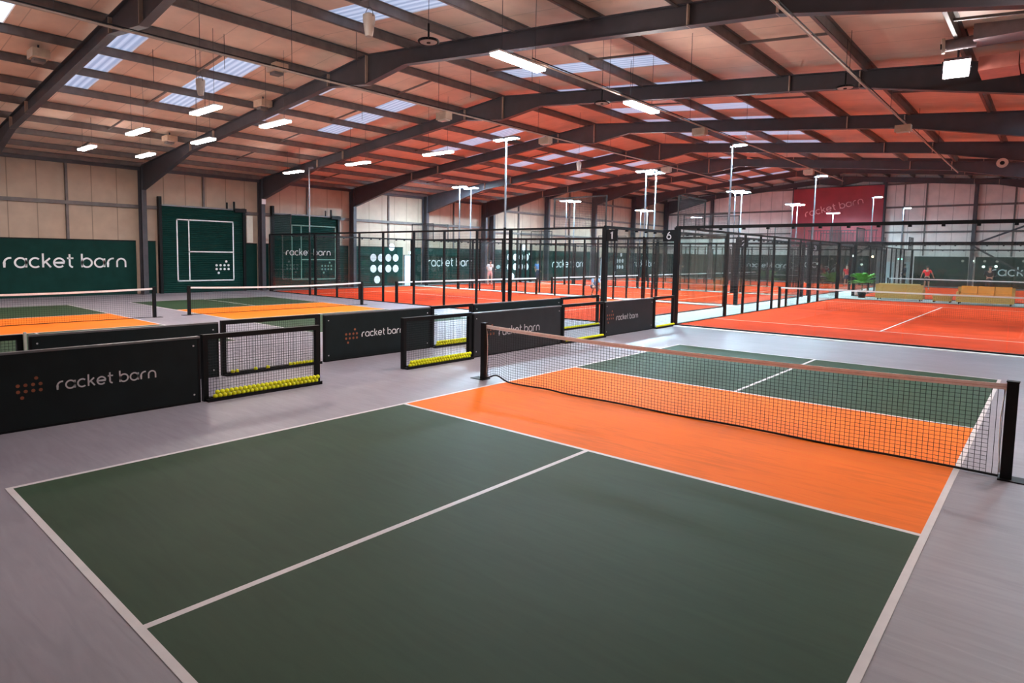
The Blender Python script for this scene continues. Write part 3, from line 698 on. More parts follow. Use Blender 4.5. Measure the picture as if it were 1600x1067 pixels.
# ================================================================== PADEL COURTS
def padel(L, W, labels, loc, rz):
    """local x along the length 0..L, local y across 0..W"""
    mb = MB(); z = 0.012
    mb.box(0.0, L, 0.0, W, 0, z, 0); t = 0.05; c = L/2
    for x in (c-6.95, c+6.95): mb.box(x-t/2, x+t/2, 0.05, W-.05, z, z+.002, 1)
    mb.box(c-6.95, c+6.95, W/2-t/2, W/2+t/2, z, z+.002, 1)
    o = mb.build('padel_turf', [M['turf'], M['turfline']], None, loc); o.rotation_euler = (0, 0, rz)
    tag(o, labels[0], 'court turf', 'red padel court surfaces')
    # enclosure
    r = thing('padel_enclosure', labels[1], 'court enclosure', loc, rz, 'glass and mesh padel enclosures')
    H = 3.0
    # end walls: frameless glass under a top rail
    for x in (0.0, L):
        for k in range(5):
            a, b = W*k/5+.01, W*(k+1)/5-.01
            MB().box(x-.006, x+.006, a, b, 0.03, H).build('glass_pane', M['glass'], r)
        MB().box(x-.04, x+.04, -0.05, W+.05, H+.0, H+.09).build('top_rail', M['black'], r)
        mb = MB()
        for k in range(1, 15): mb.box(x-.045, x+.045, W*k/15-.035, W*k/15+.035, H-.05, H)
        mb.build('glass_clamp', M['black'], r)
    u = [4.1*L/20, 5.85*L/20, 7.55*L/20, 9.2*L/20, 11.15*L/20, 12.9*L/20, 14.6*L/20, 16.2*L/20]
    for y in (0.0, W):
        for a, b in ((0.02, 2.0), (2.02, u[0]-.05), (u[-1]+.05, L-2.0), (L-1.98, L-.02)):
            MB().box(a, b, y-.006, y+.006, 0.03, H).build('glass_pane', M['glass'], r)
        MB().box(-.04, L+.04, y-.03, y+.03, H, H+.07).build('top_rail', M['black'], r)
        for i, x in enumerate(u):
            w = 0.06 if i in (0, 7) else 0.035
            MB().box(x-w, x+w, y-.04, y+.04, 0.0, H).build('post', M['black'], r)
        # welded mesh between the posts, gate opening left around the net
        mb = MB()
        for a, b in ((u[0], u[3]), (u[4], u[7])):
            n = int((b-a)/0.06)
            for i in range(n): mb.strand([(a+(b-a)*i/n, y, 0.03), (a+(b-a)*i/n, y, H)], 0.0022)
            for j in range(1, 30): mb.strand([(a, y, H*j/30), (b, y, H*j/30)], 0.0022)
        mb.build('mesh_panel', M['mesh'], r)
        # raised mesh quads over the corner glass
        for a, b in ((0.0, 2.0), (L-2.0, L)):
            mb = MB()
            mb.bar((a, y, H+1.03), (b, y, H+1.03), 0.04, 0.04); mb.bar((a, y, H), (a, y, H+1.05), 0.04, 0.04); mb.bar((b, y, H), (b, y, H+1.05), 0.04, 0.04)
            for i in range(1, 34): mb.strand([(a+2.0*i/34, y, H+.05), (a+2.0*i/34, y, H+1.02)], 0.0045)
            for j in range(1, 17): mb.strand([(a, y, H+.05+j*.057), (b, y, H+.05+j*.057)], 0.0045)
            mb.build('raised_mesh', M['mesh'], r)
        MB().box(-.05, L+.05, y-.05, y+.05, 0, .03).build('base_kerb', M['black'], r)
    for x in (0.0, L):
        MB().box(x-.05, x+.05, 0.05, W-.05, 0, .03).build('base_kerb', M['black'], r)
        for y in (0.0, W): MB().box(x-.075, x+.075, y-.075, y+.075, 0, H+.05).build('corner_post', M['black'], r)
    # net
    n = thing('padel_net', labels[2], 'net', loc, rz, 'padel nets')
    mb = MB(); h = 0.90
    k = int((W-.1)/.06)
    for i in range(k+1): yy = .05+(W-.1)*i/k; mb.strand([(c, yy, 0.02), (c, yy, h-.03)], 0.0022)
    for j in range(1, 14): mb.strand([(c, .05, h*j/14), (c, W-.05, h*j/14)], 0.0022)
    mb.build('net_mesh', M['net'], n)
    MB().box(c-.008, c+.008, .05, W-.05, h-.04, h+.02).build('headband', M['tapew'], n)
    for y in (.07, W-.07): MB().box(c-.05, c+.05, y-.045, y+.045, 0.012, h+.03).build('post', M['black'], n)
    return o, r, n
# two courts on the right, long axis away from the viewer (local x = world y, so rotate by 90 deg; local y = world -x)
P1 = padel(20.0, 10.1, ('bright red padel court surface at the right behind the foreground court', 'nearest glass padel enclosure around the red court at the right', 'white-taped net on the red padel court at the right'), (8.0, 17.6, 0), PI/2)
scan()
def copy_padel(src, loc, rz, labels):
    for s, l in zip(src, labels): copy_tree(s, loc, l, rz)
copy_padel(P1, (8.0, 41.4, 0), PI/2, ('far right red padel court surface beyond the rattan sofas', 'glass padel enclosure beyond the rattan sofas', 'white-taped net on the padel court beyond the rattan sofas'))
PL = padel(20.5, 10.05, ('red padel court surface next to the pickleball court before the shutters', 'nearest of the left-hand glass padel enclosures, first past the pickleball courts', 'white-taped net of the nearest left-hand padel court'), (-24.45, 16.4, 0), 0)
scan()
for k, (y, w) in enumerate(((27.75, 'second'), (39.1, 'third'), (50.6, 'fourth'))):
    copy_padel(PL, (-24.45, y, 0), 0, ('red surface of the %s left-hand padel court from the viewpoint' % w, 'glass enclosure of the %s left-hand padel court from the viewpoint' % w, 'white-taped net of the %s left-hand padel court from the viewpoint' % w))
# pale concrete walkways round the padel courts (painted concrete strip on the floor)
mb = MB()
for a, b, c, d in ((-3.85, -2.2, 17.0, 62.0), (-24.4, -3.85, 26.5, 27.7), (-24.4, -3.85, 37.9, 39.0), (-24.4, -3.85, 49.25, 50.5), (-2.2, 8.2, 37.7, 41.3)):
    mb.box(a, b, c, d, 0, 0.006)
tag(mb.build('concrete_walkway', M['kerb']), 'pale concrete walkway running between the padel courts', 'walkway')
tag(MB().box(-2.2, 8.3, 17.15, 17.3, 0, 0.02).build('floor_strip', M['white']), 'white edge strip on the grey floor before the near glass of the right padel court', 'floor strip')
# number plates
def plate(loc, txt, label, rz=0.0):
    r = thing('number_plate', label, 'number sign', loc, rz, 'court number plates')
    MB().box(-0.20, 0.20, -0.02, 0.0, -0.18, 0.18).build('plate', M['black'], r)
    mb = MB(); w = 0.07 if txt == '1' else 0.14; lettering(mb, txt, (-w/2, -0.021, -0.11), (1, 0, 0), (0, 0, 1), w, 0.2, 0.004, 0, xh=0.16); mb.build('numeral', M['silver'], r)
plate((-3.69, 16.36, 2.78), '1', 'black number plate reading 1 on the corner of the nearest left-hand padel enclosure')
plate((-2.36, 17.58, 2.80), '6', 'black number plate reading 6 beside the corner post of the right padel enclosure')
plate((-3.69, 27.73, 2.80), '2', 'black number plate reading 2 seen through the near padel glass')
plate((-3.69, 39.08, 2.80), '3', 'black number plate reading 3, farthest of the plates seen through the padel mesh')

# ------------------------------------------------------------------ lamp posts
def lamp_post(loc, rz, label, double, h=6.2):
    r = thing('lamp_post', label, 'lamp post', loc, rz, 'floodlight posts of the padel courts')
    MB().tube((0, 0, 0.0), (0, 0, 3.1), 0.065, 8, 0, 0.05).build('lower_pole', M['black'], r)
    MB().tube((0, 0, 3.1), (0, 0, h-.05), 0.04, 8, 0, 0.03).build('upper_pole', M['pole'], r)
    MB().box(-0.46 if double else -0.08, 0.46, -0.03, 0.03, h-.05, h).build('cross_arm', M['pole'], r)
    for s in ((-1, 1) if double else (1,)):
        x0, x1 = sorted((s*0.05, s*0.50)) if double else (0.06, 0.50)
        hd = MB().box(x0, x1, -0.17, 0.17, h, h+.07).build('lamp_head', M['pole'], r)
        MB().box(x0+.03, x1-.03, -0.15, 0.15, h-.008, h+.002).build('light_panel', M['lampcool'], hd)
    return r
LW = {16.25: 'near side of the first left-hand padel court', 26.62: 'far side of the first left-hand padel court', 27.62: 'near side of the second left-hand padel court', 37.95: 'far side of the second left-hand padel court', 39.0: 'near side of the third left-hand padel court', 49.3: 'far side of the third left-hand padel court', 50.45: 'near side of the fourth left-hand padel court', 60.8: 'far side of the fourth left-hand padel court'}
first = None
for y, w in LW.items():
    for x, e in ((-20.35, 'left-wall end'), (-8.0, 'hall-centre end')):
        lb = 'double lamp post, %s, %s' % (w, e)
        if x < -20 and y < 17: continue
        if first is None: first = lamp_post((x, y, 0), 0, lb, True); scan()
        else: copy_tree(first, (x, y, 0), lb)
r = thing('lamp_post', 'slim dark post with a tiny unlit head before the second shutter', 'lamp post', (-20.5, 16.25, 0), 0, 'floodlight posts of the padel courts')
MB().tube((0, 0, 0.0), (0, 0, 3.1), 0.065, 8, 0, 0.05).build('lower_pole', M['black'], r)
MB().tube((0, 0, 3.1), (0, 0, 6.2), 0.035, 8, 0, 0.03).build('upper_pole', M['pole'], r)
MB().box(.0, .30, -.05, .05, 6.16, 6.24).build('lamp_head', M['pole'], r)
s1 = None
for y, w in ((22.3, 'nearest one beside the right-hand padel court'), (33.2, 'second one beside the right-hand padel court'), (46.5, 'nearest post beside the padel court beyond the sofas'), (57.5, 'farthest post beside the padel court beyond the sofas')):
    lb = 'single-head lamp post, %s' % w
    if s1 is None: s1 = lamp_post((-2.32, y, 0), 0, lb, False); scan()
    else: copy_tree(s1, (-2.32, y, 0), lb)
for y, w in ((22.3, 'near'), (33.2, 'far'), (46.5, 'beyond'), (57.5, 'last')):
    copy_tree(s1, (8.25, y, 0), 'floodlight post outside the right edge, %s' % w, PI)

# ================================================================== CEILING FITTINGS
def batten(loc, rz, label, L=1.45, w=0.24, mat=None):
    r = thing('batten_light', label, 'ceiling light', loc, rz, 'long ceiling lights')
    MB().box(-L/2, L/2, -w/2, w/2, 0.045, 0.08).build('housing', M['white'], r)
    MB().box(-L/2+.02, L/2-.02, -w/2+.01, w/2-.01, 0.0, 0.045).build('diffuser', M[mat or ('lamp' if loc[0] > -5 else 'lampleft')], r)
    top = roofz(loc[0])-loc[2]
    mb = MB()
    for s in (-1, 1): mb.strand([(s*L*.35, 0, 0.09), (s*L*.35, 0, top-.02)], 0.006)
    mb.build('hanging_wire', M['steel'], r)
    return r
bl = [((-19.85, 6.5), 0, 'leftmost bright batten light over the court at the left edge'), ((-14.95, 6.5), 0, 'middle bright batten light over the court at the left edge'), ((-10.2, 6.5), 0, 'bright batten light left of the large skylight run, nearest the ridge'),
 ((-19.95, 8.55), 0, 'leftmost batten light on the near side of the shutter-side pickleball court'), ((-14.9, 8.55), 0, 'middle batten light on the near side of the shutter-side pickleball court'), ((-10.35, 8.6), 0, 'batten light on the near side of the shutter-side pickleball court, nearest the ridge'),
 ((-19.7, 14.9), 0, 'leftmost batten light above the edge of the first left-hand padel court'), ((-14.95, 15.0), 0, 'middle batten light above the edge of the first left-hand padel court'), ((-10.4, 15.2), 0, 'batten light above the edge of the first left-hand padel court, nearest the ridge'),
 ((-1.2, 8.5), PI/2, 'largest bright batten light in the upper middle of the picture'), ((-1.15, 13.3), PI/2, 'bright batten light beyond the largest one along the foreground court')]
fb = None
for (x, y), rz, l in bl:
    batten((x, y, 5.78), rz, l)
for (x, y), rz, l in [((-19.85, -0.4), 0, 'batten light beyond the left edge over the near side of the left court'), ((-14.95, -0.4), 0, 'middle batten light beyond the left edge'), ((-10.2, -0.4), 0, 'batten light beyond the top left corner'),
    ((7.4, 9.5), PI/2, 'added unseen batten light outside the right edge beside the net')]:  # right-edge lamp is added to brighten the right of the court
    batten((x, y, 5.78), rz, l)
batten((-1.2, 3.5, 5.78), PI/2, 'dimmer added batten light, unseen above the frame over the foreground court', 1.45, 0.24, 'lampleft')  # unseen lamp added to light the net tape and near floor
# square floodlight by the heater
r = thing('square_floodlight', 'bright square floodlight hanging in the upper right beside the grey heater', 'floodlight', (4.95, 14.9, 5.98))
FR = (math.radians(-38), 0, math.radians(8))
for nm, mb_, mt in (('housing', MB().box(-.22, .22, -.22, .22, 0.0, 0.08), 'heater'), ('light_panel', MB().box(-.20, .20, -.20, .20, -0.012, 0.0), 'flood'),
                    ('bracket', MB().box(-.24, -.22, -.02, .02, -.02, .25).box(.22, .24, -.02, .02, -.02, .25).box(-.24, .24, -.02, .02, .23, .25), 'steel')):
    o = mb_.build(nm, M[mt], r); o.rotation_euler = FR
MB().tube((0, .16, .18), (0, .16, roofz(4.95)-5.98-.01), .02, 8).build('hanger', M['steel'], r)
# gas heater unit with tube and red duct
r = thing('unit_heater', 'grey suspended air heater with a round blower nozzle at the upper right', 'heater', (5.4, 14.6, 6.3))
MB().box(-0.16, 0.85, -0.30, 0.30, 0.04, 0.50).box(-0.13, 0.82, -0.305, -0.30, 0.08, 0.46).build('cabinet', M['heater'], r)
MB().tube((-0.62, -0.1, 0.06), (-0.14, 0.0, 0.09), 0.115, 16).build('blower_tube', M['heater'], r)
MB().tube((-0.67, -0.108, 0.058), (-0.62, -0.1, 0.06), 0.15, 16).build('nozzle_ring', M['cream'], r)
MB().tube((-0.69, -0.111, 0.057), (-0.668, -0.108, 0.058), 0.055, 12).build('nozzle_core', M['black'], r)
MB().bar((-0.25, 0, 0.15), (-0.38, 0, 0.55), 0.05, 0.03).bar((-0.38, 0, 0.55), (0.2, 0, 0.55), 0.05, 0.04).bar((-0.12, 0, 0.2), (-0.30, 0, 0.6), 0.03, 0.03).build('bracket', M['steel'], r)
MB().box(-.36, -.33, -.02, .02, .53, .76).box(0.75, 0.78, -.02, .02, .50, 0.70).build('hanger', M['steel'], r)
MB().box(-.22, 0.5, -.2, .2, .50, .66).build('motor_box', M['purlin'], r)
tag(MB().box(5.28, 5.9, 15.1, 16.0, 5.93, 6.20).box(5.92, 8.6, 15.1, 16.0, 5.95, 6.22).build('air_duct', M['reddoor']), 'salmon red air duct running right from the heater', 'duct')
r = thing('horn_speaker', 'small beige round horn speaker on the dark beam near the right edge', 'speaker', (5.06, 28.2, 5.62))
MB().tube((0, -.22, 0), (0, 0, 0), 0.17, 16, 0, 0.1).build('horn', M['cream'], r); MB().tube((0, -.225, 0), (0, -.2, 0), 0.07, 12).build('core', M['black'], r); MB().box(-.03, .03, 0, .42, -.03, .03).build('bracket', M['steel'], r)
# gas pipes along the hall with droppers
def pipe(x, z, y0, y1, label):
    r = thing('heating_pipe', label, 'pipe', (x, y0, z), group='long pale pipes under the roof')
    MB().tube((0, 0, 0), (0, y1-y0, 0), 0.022, 8).build('pipe_run', M['galv'], r)
    MB().tube((0.03, 0, 0.035), (0.03, y1-y0, 0.035), 0.012, 6).build('cable', M['black'], r)
    k = 0; y = 3.0
    while y < y1-y0:
        mb = MB(); mb.strand([(0, y, 0), (0, y, roofz(x)-z-.02)], 0.006); mb.build('hanger', M['steel'], r); y += 4.4
pipe(-5.8, 5.98, -1.0, 31.0, 'long pale pipe running under the left of the roof ridge')
pipe(-1.3, 5.98, 9.0, 34.0, 'long pale pipe running above the foreground net past the second batten light')
pipe(3.28, 5.98, 2.0, 33.4, 'long pale pipe crossing the upper right diagonal of the picture')
def sensor_box(loc, label):
    r = thing('wireless_box', label, 'ceiling box', loc, 0, 'tan boxes on the pipes')
    MB().box(-.19, .19, -.12, .12, -.22, -.03).build('casing', M['beige'], r); MB().box(-.15, .15, -.09, .09, -.25, -.22).build('base', M['cream'], r)
    MB().box(-.02, .02, -.02, .02, -.03, .0).build('clip', M['black'], r)
sensor_box((-5.8, 11.0, 5.95), 'tan box hanging on the pipe just left of the second roof frame apex')
sensor_box((-5.8, 15.6, 5.95), 'tan box hanging on the left pipe near the tall floodlight post')
sensor_box((-5.8, 24.2, 5.95), 'small tan box farthest along the left pipe')
sensor_box((-1.3, 17.1, 5.93), 'tan box hanging on the middle pipe past the second batten light')
sensor_box((3.28, 20.1, 5.93), 'tan box hanging on the right-hand pipe')
sensor_box((-1.3, 28.2, 5.93), 'small tan box at the far end of the middle pipe')
for (x, y), w in zip(((-13.6, 3.62), (-13.9, 10.2), (-20.0, 9.5), (-10.7, 8.9)), ('left of the first visible roof frame', 'right of the second run of rooflights', 'above the two leftmost batten lights', 'beside the top of the second rooflight run')):
    r = thing('air_outlet', 'tan air outlet under the roof, %s' % w, 'air outlet', (x, y, roofz(x)-.45), 0, 'tan boxed outlets under the roof')
    MB().box(-.28, .28, -.2, .2, 0.08, .30).build('casing', M['beige'], r); MB().box(-.18, .10, -.14, .14, 0.0, .08).build('outlet', M['purlin'], r); MB().box(-.02, .02, -.02, .02, .30, .44).build('hanger', M['steel'], r)
def cone_speaker(loc, label):
    r = thing('pendant_speaker', label, 'speaker', loc, 0, 'hanging cone speakers')
    mb = MB(); mb.tube((0, 0, -.02), (0, 0, .16), 0.075, 16, 0, 0.1); mb.tube((0, 0, .16), (0, 0, .24), 0.1, 16, 0, 0.1); mb.tube((0, 0, .24), (0, 0, .27), 0.1, 16, 0, 0.05); mb.tube((0, 0, -.1), (0, 0, -.02), 0.06, 16, 0, 0.075)
    mb.build('body', M['cream'], r)
    mb = MB(); P = [(0.11*math.cos(a), 0, 0.2+0.16*math.sin(a)) for a in [PI*i/12 for i in range(13)]]; mb.strand(P, 0.007); mb.strand([(0, 0, .36), (0, 0, roofz(loc[0])-loc[2]-.05)], .006); mb.build('hanging_loop', M['steel'], r)
cone_speaker((-1.9, 5.45, 5.75), 'cream cone-shaped speaker hanging at the top of the picture left of the ring fitting')
cone_speaker((-7.9, 5.35, 5.72), 'cream cone-shaped speaker hanging before the upper left skylight')
cone_speaker((-7.95, 20.8, 5.68), 'small cream cone-shaped speaker hanging under the fourth roof frame')
def ring_fan(loc, label):
    r = thing('ring_fitting', label, 'ceiling fitting', loc, 0, 'round hanging fittings')
    mb = MB(); n = 24
    for i in range(n):
        a, b = 2*PI*i/n, 2*PI*(i+1)/n; mb.tube((.17*math.cos(a), .17*math.sin(a), 0), (.17*math.cos(b), .17*math.sin(b), 0), 0.022, 6)
    mb.tube((0, 0, .03), (0, 0, .30), .018, 8); mb.build('ring', M['black'], r)
    MB().tube((0, 0, -.02), (0, 0, .02), .15, 20, 0, .15).build('disc', M['cream'], r)
    MB().tube((0, 0, -.035), (0, 0, -.02), .035, 12).build('core', M['black'], r)
    MB().strand([(0, 0, .3), (0, 0, roofz(loc[0])-loc[2]-.05)], .006).build('hanging_wire', M['steel'], r)
ring_fan((-1.65, 6.55, 5.8), 'black ring fitting with pale disc hanging at the top of the picture')
ring_fan((-1.65, 12.25, 5.8), 'round pale disc fitting hanging under the third roof frame')
ring_fan((3.1, 14.3, 5.8), 'round pale disc fitting hanging beside the right-hand pipe')
# thin drop wires seen against the left slope
for i, (x, y) in enumerate(((-12.0, 5.9), (-9.9, 6.9), (-13.5, 8.0), (-7.0, 9.0), (-11.5, 12.6), (-6.9, 13.2), (-3.6, 12.0), (-2.0, 14.2), (0.4, 12.6))):
    tag(MB().strand([(x, y, roofz(x)-.05), (x, y, roofz(x)-.95)], 0.008).build('drop_wire', M['steel']), 'thin dark wire dropping from a roof purlin', 'wire', 'thin drop wires under the roof')

# ================================================================== LOUNGE BETWEEN THE RIGHT PADEL COURTS
def sofa(loc, L, label, cush, ncush, rz=0):
    r = thing('rattan_sofa', label, 'sofa', loc, rz, 'rattan sofas')
    MB().box(-L/2, L/2, -.42, .42, .10, .40).build('seat_frame', M['wicker'], r)
    MB().box(-L/2, L/2, -.42, -.30, .40, .82).box(-L/2, L/2, -.44, -.28, .80, .85).build('backrest', M['wicker'], r)
    for s in (-1, 1): MB().box(s*L/2-(.1 if s > 0 else 0), s*L/2+(.1 if s < 0 else 0), -.30, .42, .40, .62).build('armrest', M['wicker'], r)
    for i in range(ncush):
        a = -L/2+.12+(L-.24)*i/ncush; b = a+(L-.24)/ncush-.03
        MB().box(a, b, -.28, .38, .41, .53).build('seat_cushion', cush, r)
        MB().box(a, b, -.29, -.14, .54, .90).build('back_cushion', cush, r)
    for sx in (-1, 1):
        for sy in (-1, 1): MB().box(sx*(L/2-.12)-.03, sx*(L/2-.12)+.03, sy*.34-.03, sy*.34+.03, 0.006, .10).build('leg', M['black'], r)
sofa((0.55, 39.4, 0), 2.15, 'rattan sofa with tan cushions beside the potted palm', M['cushion2'], 2)
sofa((4.2, 38.9, 0), 2.25, 'rattan sofa with orange cushions near the right edge', M['cushion'], 3, PI)
r = thing('rattan_table', 'low rattan table standing between the two sofas', 'table', (2.45, 39.2, 0))
MB().box(-.42, .42, -.3, .3, .30, .36).build('table_top', M['wicker'], r)
MB().box(-.38, .38, -.26, .26, .08, .30).build('skirt', M['wicker'], r)
for sx in (-1, 1):
    for sy in (-1, 1): MB().box(sx*.34-.03, sx*.34+.03, sy*.22-.03, sy*.22+.03, 0.006, .08).build('leg', M['black'], r)
r = thing('potted_palm', 'bushy green potted palm beside the left rattan sofa', 'potted plant', (-1.35, 39.9, 0))
MB().tube((0, 0, .006), (0, 0, .42), .17, 12, 0, .23).build('pot', M['black'], r)
MB().tube((0, 0, .40), (0, 0, .85), .03, 6).build('stem', M['trunk'], r)
mb = MB()
for i in range(34):
    az = i*2.4; el = random.uniform(.2, 1.45); Lf = random.uniform(.55, .90); pts = []
    for k in range(7):
        t = k/6; rr = Lf*t*math.cos(el*(1-.3*t)); zz = .85+Lf*t*math.sin(el)-.30*t*t*Lf*.9; pts.append(Vector((rr*math.cos(az), rr*math.sin(az), zz)))
    side = Vector((-math.sin(az), math.cos(az), 0))
    for k in range(6):
        a, b = pts[k], pts[k+1]; w = .20*math.sin(PI*(k+1)/7.5)
        for s in (-1, 1):
            d = (b-a).normalized(); tip = (a+b)/2+side*s*w+d*.08-Vector((0, 0, .03))
            mb.add([a, b, tip], [(0, 1, 2)]); mb.add([a+d*.03, b+d*.02, tip+Vector((0, 0, .03))+d*.05], [(0, 1, 2)])
mb.build('fronds', M['leaf'], r)
# dark clubhouse kiosk by the far entrance, with lamps and white doors
r = thing('clubhouse_kiosk', 'dark framed kiosk with balcony rail below the red banner at the far end', 'kiosk', (-7.3, 62.6, 0))
for x in (-2.6, 0.2, 1.6, 2.6): MB().box(x-.09, x+.09, -1.6, -1.42, 0, 3.6).build('post', M['kiosk'], r)
MB().box(-2.75, 2.75, -1.7, 1.9, 3.35, 3.75).build('roof_slab', M['kiosk'], r)
MB().box(-2.6, 2.6, 1.7, 1.85, 0, 3.35).build('back_panel', M['kiosk'], r)
MB().box(-2.5, -0.1, -1.5, -.9, 0, 1.1).build('counter', M['kiosk'], r)
mb = MB()
for i in range(23): x = -2.6+5.2*i/22; mb.box(x-.02, x+.02, -1.64, -1.60, 3.75, 4.7)
mb.box(-2.7, 2.7, -1.66, -1.58, 4.66, 4.74); mb.build('balcony_rail', M['kiosk'], r)
n = 4
for x0, x1 in ((-4.85, -4.0), (-3.2, -2.6)):
    o = bpy.data.objects.new('door_%d' % n, None); COL.objects.link(o); o.location = ((x0+x1)/2, YF, 0); o['kind'] = 'structure'; h = (x1-x0)/2
    MB().box(-h, h, -.12, -.02, 0, 2.05).build('door_leaf', M['whitedoor'], o); MB().box(h-.14, h-.08, -.17, -.12, 1.0, 1.05).build('door_handle', M['trim'], o); n += 1
exit_sign((-3.55, YF, 2.2), -PI/2, 'small lit green exit sign over the far entrance doors')
def bulb(x, y, z, m, label, cable=0.9):
    r = thing('pendant_bulb', label, 'pendant light', (x, y, z), 0, 'small pendant bulbs')
    MB().sphere((0, 0, 0), .09, 0, 8, 6).build('bulb', m, r); MB().tube((0, 0, .08), (0, 0, .16), .03, 6).strand([(0, 0, .16), (0, 0, cable)], .01).build('cable', M['black'], r)
bulb(-4.75, 60.5, 2.45, M['warmbulb'], 'warm glowing bulb by the far entrance, right of the kiosk', 1.0)
bulb(-6.2, 60.7, 2.5, M['coolglow'], 'white glowing bulb hanging under the kiosk roof', .85)
bulb(-7.4, 60.7, 1.85, M['warmbulb'], 'warm glowing lamp low beside the palm', 1.5)
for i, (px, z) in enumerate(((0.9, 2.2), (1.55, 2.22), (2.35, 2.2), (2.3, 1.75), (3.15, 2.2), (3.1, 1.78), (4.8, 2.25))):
    r = thing('round_wall_marker', 'small pale round marker on the dark green far wall near the braced column', 'wall marker', (px, YF-.075, z), 0, 'small round markers on the far wall')
    MB().disc((0, 0, 0), (1, 0, 0), (0, 0, 1), .10, .03, 0, 12).build('marker_face', M['coolglow'] if i % 2 else M['cream'], r)  # every other marker is given a glow, though it is no lamp

# ================================================================== PEOPLE
def skin_mesh(name, verts, edges, radii, mat, parent, sub=2):
    me = bpy.data.meshes.new(name); me.from_pydata([tuple(v) for v in verts], edges, []); me.materials.append(mat)
    o = bpy.data.objects.new(name, me); COL.objects.link(o); o.parent = parent
    md = o.modifiers.new('skin', 'SKIN'); md.use_smooth_shade = True
    sv = me.skin_vertices[0] if me.skin_vertices else None
    if sv is None:
        me.skin_vertices.new() if hasattr(me.skin_vertices, 'new') else None
        sv = me.skin_vertices[0] if me.skin_vertices else None
    if sv:
        for i, r in enumerate(radii):
            sv.data[i].radius = (r if isinstance(r, tuple) else (r, r)); sv.data[i].use_root = (i == 0)
    ss = o.modifiers.new('sub', 'SUBSURF'); ss.levels = sub; ss.render_levels = sub
    return o
def person(loc, rz, label, J, top, bottom, shoes, H=1.75, long_legs=False, scale=1.0, sleeves=False):
    """J overrides joints; figure faces local -y"""
    P = dict(pel=(0, 0, .95), wst=(0, 0, 1.08), cst=(0, 0, 1.32), nck=(0, 0, 1.48), hd0=(0, -.01, 1.56), hd1=(0, -.02, 1.66), hd2=(0, 0, 1.73),
             sl=(-.18, 0, 1.42), el=(-.24, .02, 1.15), wl=(-.26, -.08, .90), sr=(.18, 0, 1.42), er=(.24, .02, 1.15), wr=(.26, -.08, .90),
             hl=(-.10, 0, .90), kl=(-.12, -.03, .50), al=(-.13, .02, .09), tl=(-.14, -.14, .04), hr=(.10, 0, .90), kr=(.12, -.03, .50), ar=(.13, .02, .09), tr=(.14, -.14, .04))
    P.update(J); P = {k: Vector(v) for k, v in P.items()}
    r = thing('person', label, 'person', loc, rz)
    r.scale = (scale,)*3
    V = []; R = []; E = []; ix = {}
    def a(k, rad, p=None, pos=None):
        ix[k] = len(V); V.append(P[k] if pos is None else pos); R.append(rad)
        if p: E.append((ix[p], ix[k]))
    a('pel', (.14, .11)); a('wst', (.125, .095), 'pel'); a('cst', (.16, .11), 'wst'); a('nck', .055, 'cst'); a('hd0', .07, 'nck'); a('hd1', (.078, .095), 'hd0'); a('hd2', (.06, .075), 'hd1')
    for s in 'lr':
        a('s'+s, .062, 'cst'); a('e'+s, .043, 's'+s); a('w'+s, .028, 'e'+s)
        d = (P['w'+s]-P['e'+s]).normalized(); a('q'+s, (.036, .02), 'w'+s, P['w'+s]+d*.09)
        side = Vector((1, 0, 0)) if abs(d.x) < .8 else Vector((0, 1, 0))
        for k in range(4): a('f%d%s' % (k, s), .009, 'q'+s, P['w'+s]+d*(.165-.01*abs(k-1))+side*(k-1.5)*.021+Vector((0, -.012, 0)))
        a('t0'+s, .010, 'w'+s, P['w'+s]+d*.08+side*(.05 if s == 'l' else -.05)+Vector((0, -.015, 0)))
        a('h'+s, .092, 'pel'); a('k'+s, .06, 'h'+s); a('a'+s, .038, 'k'+s)
        a('t'+s, (.038, .026), 'a'+s)
    skin_mesh('body', V, E, R, M['skin'], r)
    # face
    h = P['hd1']; mb = MB(); mb.sphere(h+Vector((0, -.10, -.01)), .018, 0, 6, 5); mb.build('nose', M['skin'], r)
    mb = MB()
    for s in (-1, 1): mb.sphere(h+Vector((s*.034, -.088, .02)), .012, 0, 6, 5)
    mb.build('eyes', M['hair'], r)
    mb = MB(); mb.sphere(h+Vector((0, .022, .045)), .098, 0, 14, 10, 0.95); mb.build('hair', M['hair'], r)
    mid = lambda a, b, t: P[a].lerp(P[b], t)
    V2 = [P['wst']-Vector((0, 0, .1)), P['wst'], P['cst'], mid('cst', 'nck', .55)]+[P['sl'], mid('sl', 'el', 1.0 if sleeves else .65), P['sr'], mid('sr', 'er', 1.0 if sleeves else .65)]
    E2 = [(0, 1), (1, 2), (2, 3), (2, 4), (4, 5), (2, 6), (6, 7)]; R2 = [(.155, .125), (.15, .12), (.182, .132), .085, .085, .07, .085, .07]
    if sleeves: V2 += [mid('el', 'wl', .92), mid('er', 'wr', .92)]; E2 += [(5, 8), (7, 9)]; R2 += [.045, .045]; R2[5] = R2[7] = .062
    skin_mesh('shirt', V2, E2, R2, top, r)
    q = 1.0 if long_legs else .75
    V3 = [P['wst']-Vector((0, 0, .04)), P['pel'], P['hl'], mid('hl', 'kl', q), P['hr'], mid('hr', 'kr', q)]; E3 = [(0, 1), (1, 2), (2, 3), (1, 4), (4, 5)]; R3 = [(.14, .11), (.158, .125), .11, .085, .11, .085]
    if long_legs:
        V3 += [mid('kl', 'al', .95), mid('kr', 'ar', .95)]; E3 += [(3, 6), (5, 7)]; R3 += [.055, .055]
    skin_mesh('trousers' if long_legs else 'shorts', V3, E3, R3, bottom, r)
    for s in 'lr':
        skin_mesh('shoe', [P['a'+s]-Vector((0, -.03, .035)), P['t'+s]], [(0, 1)], [(.048, .045), (.045, .035)], shoes, r, 1)
    return r
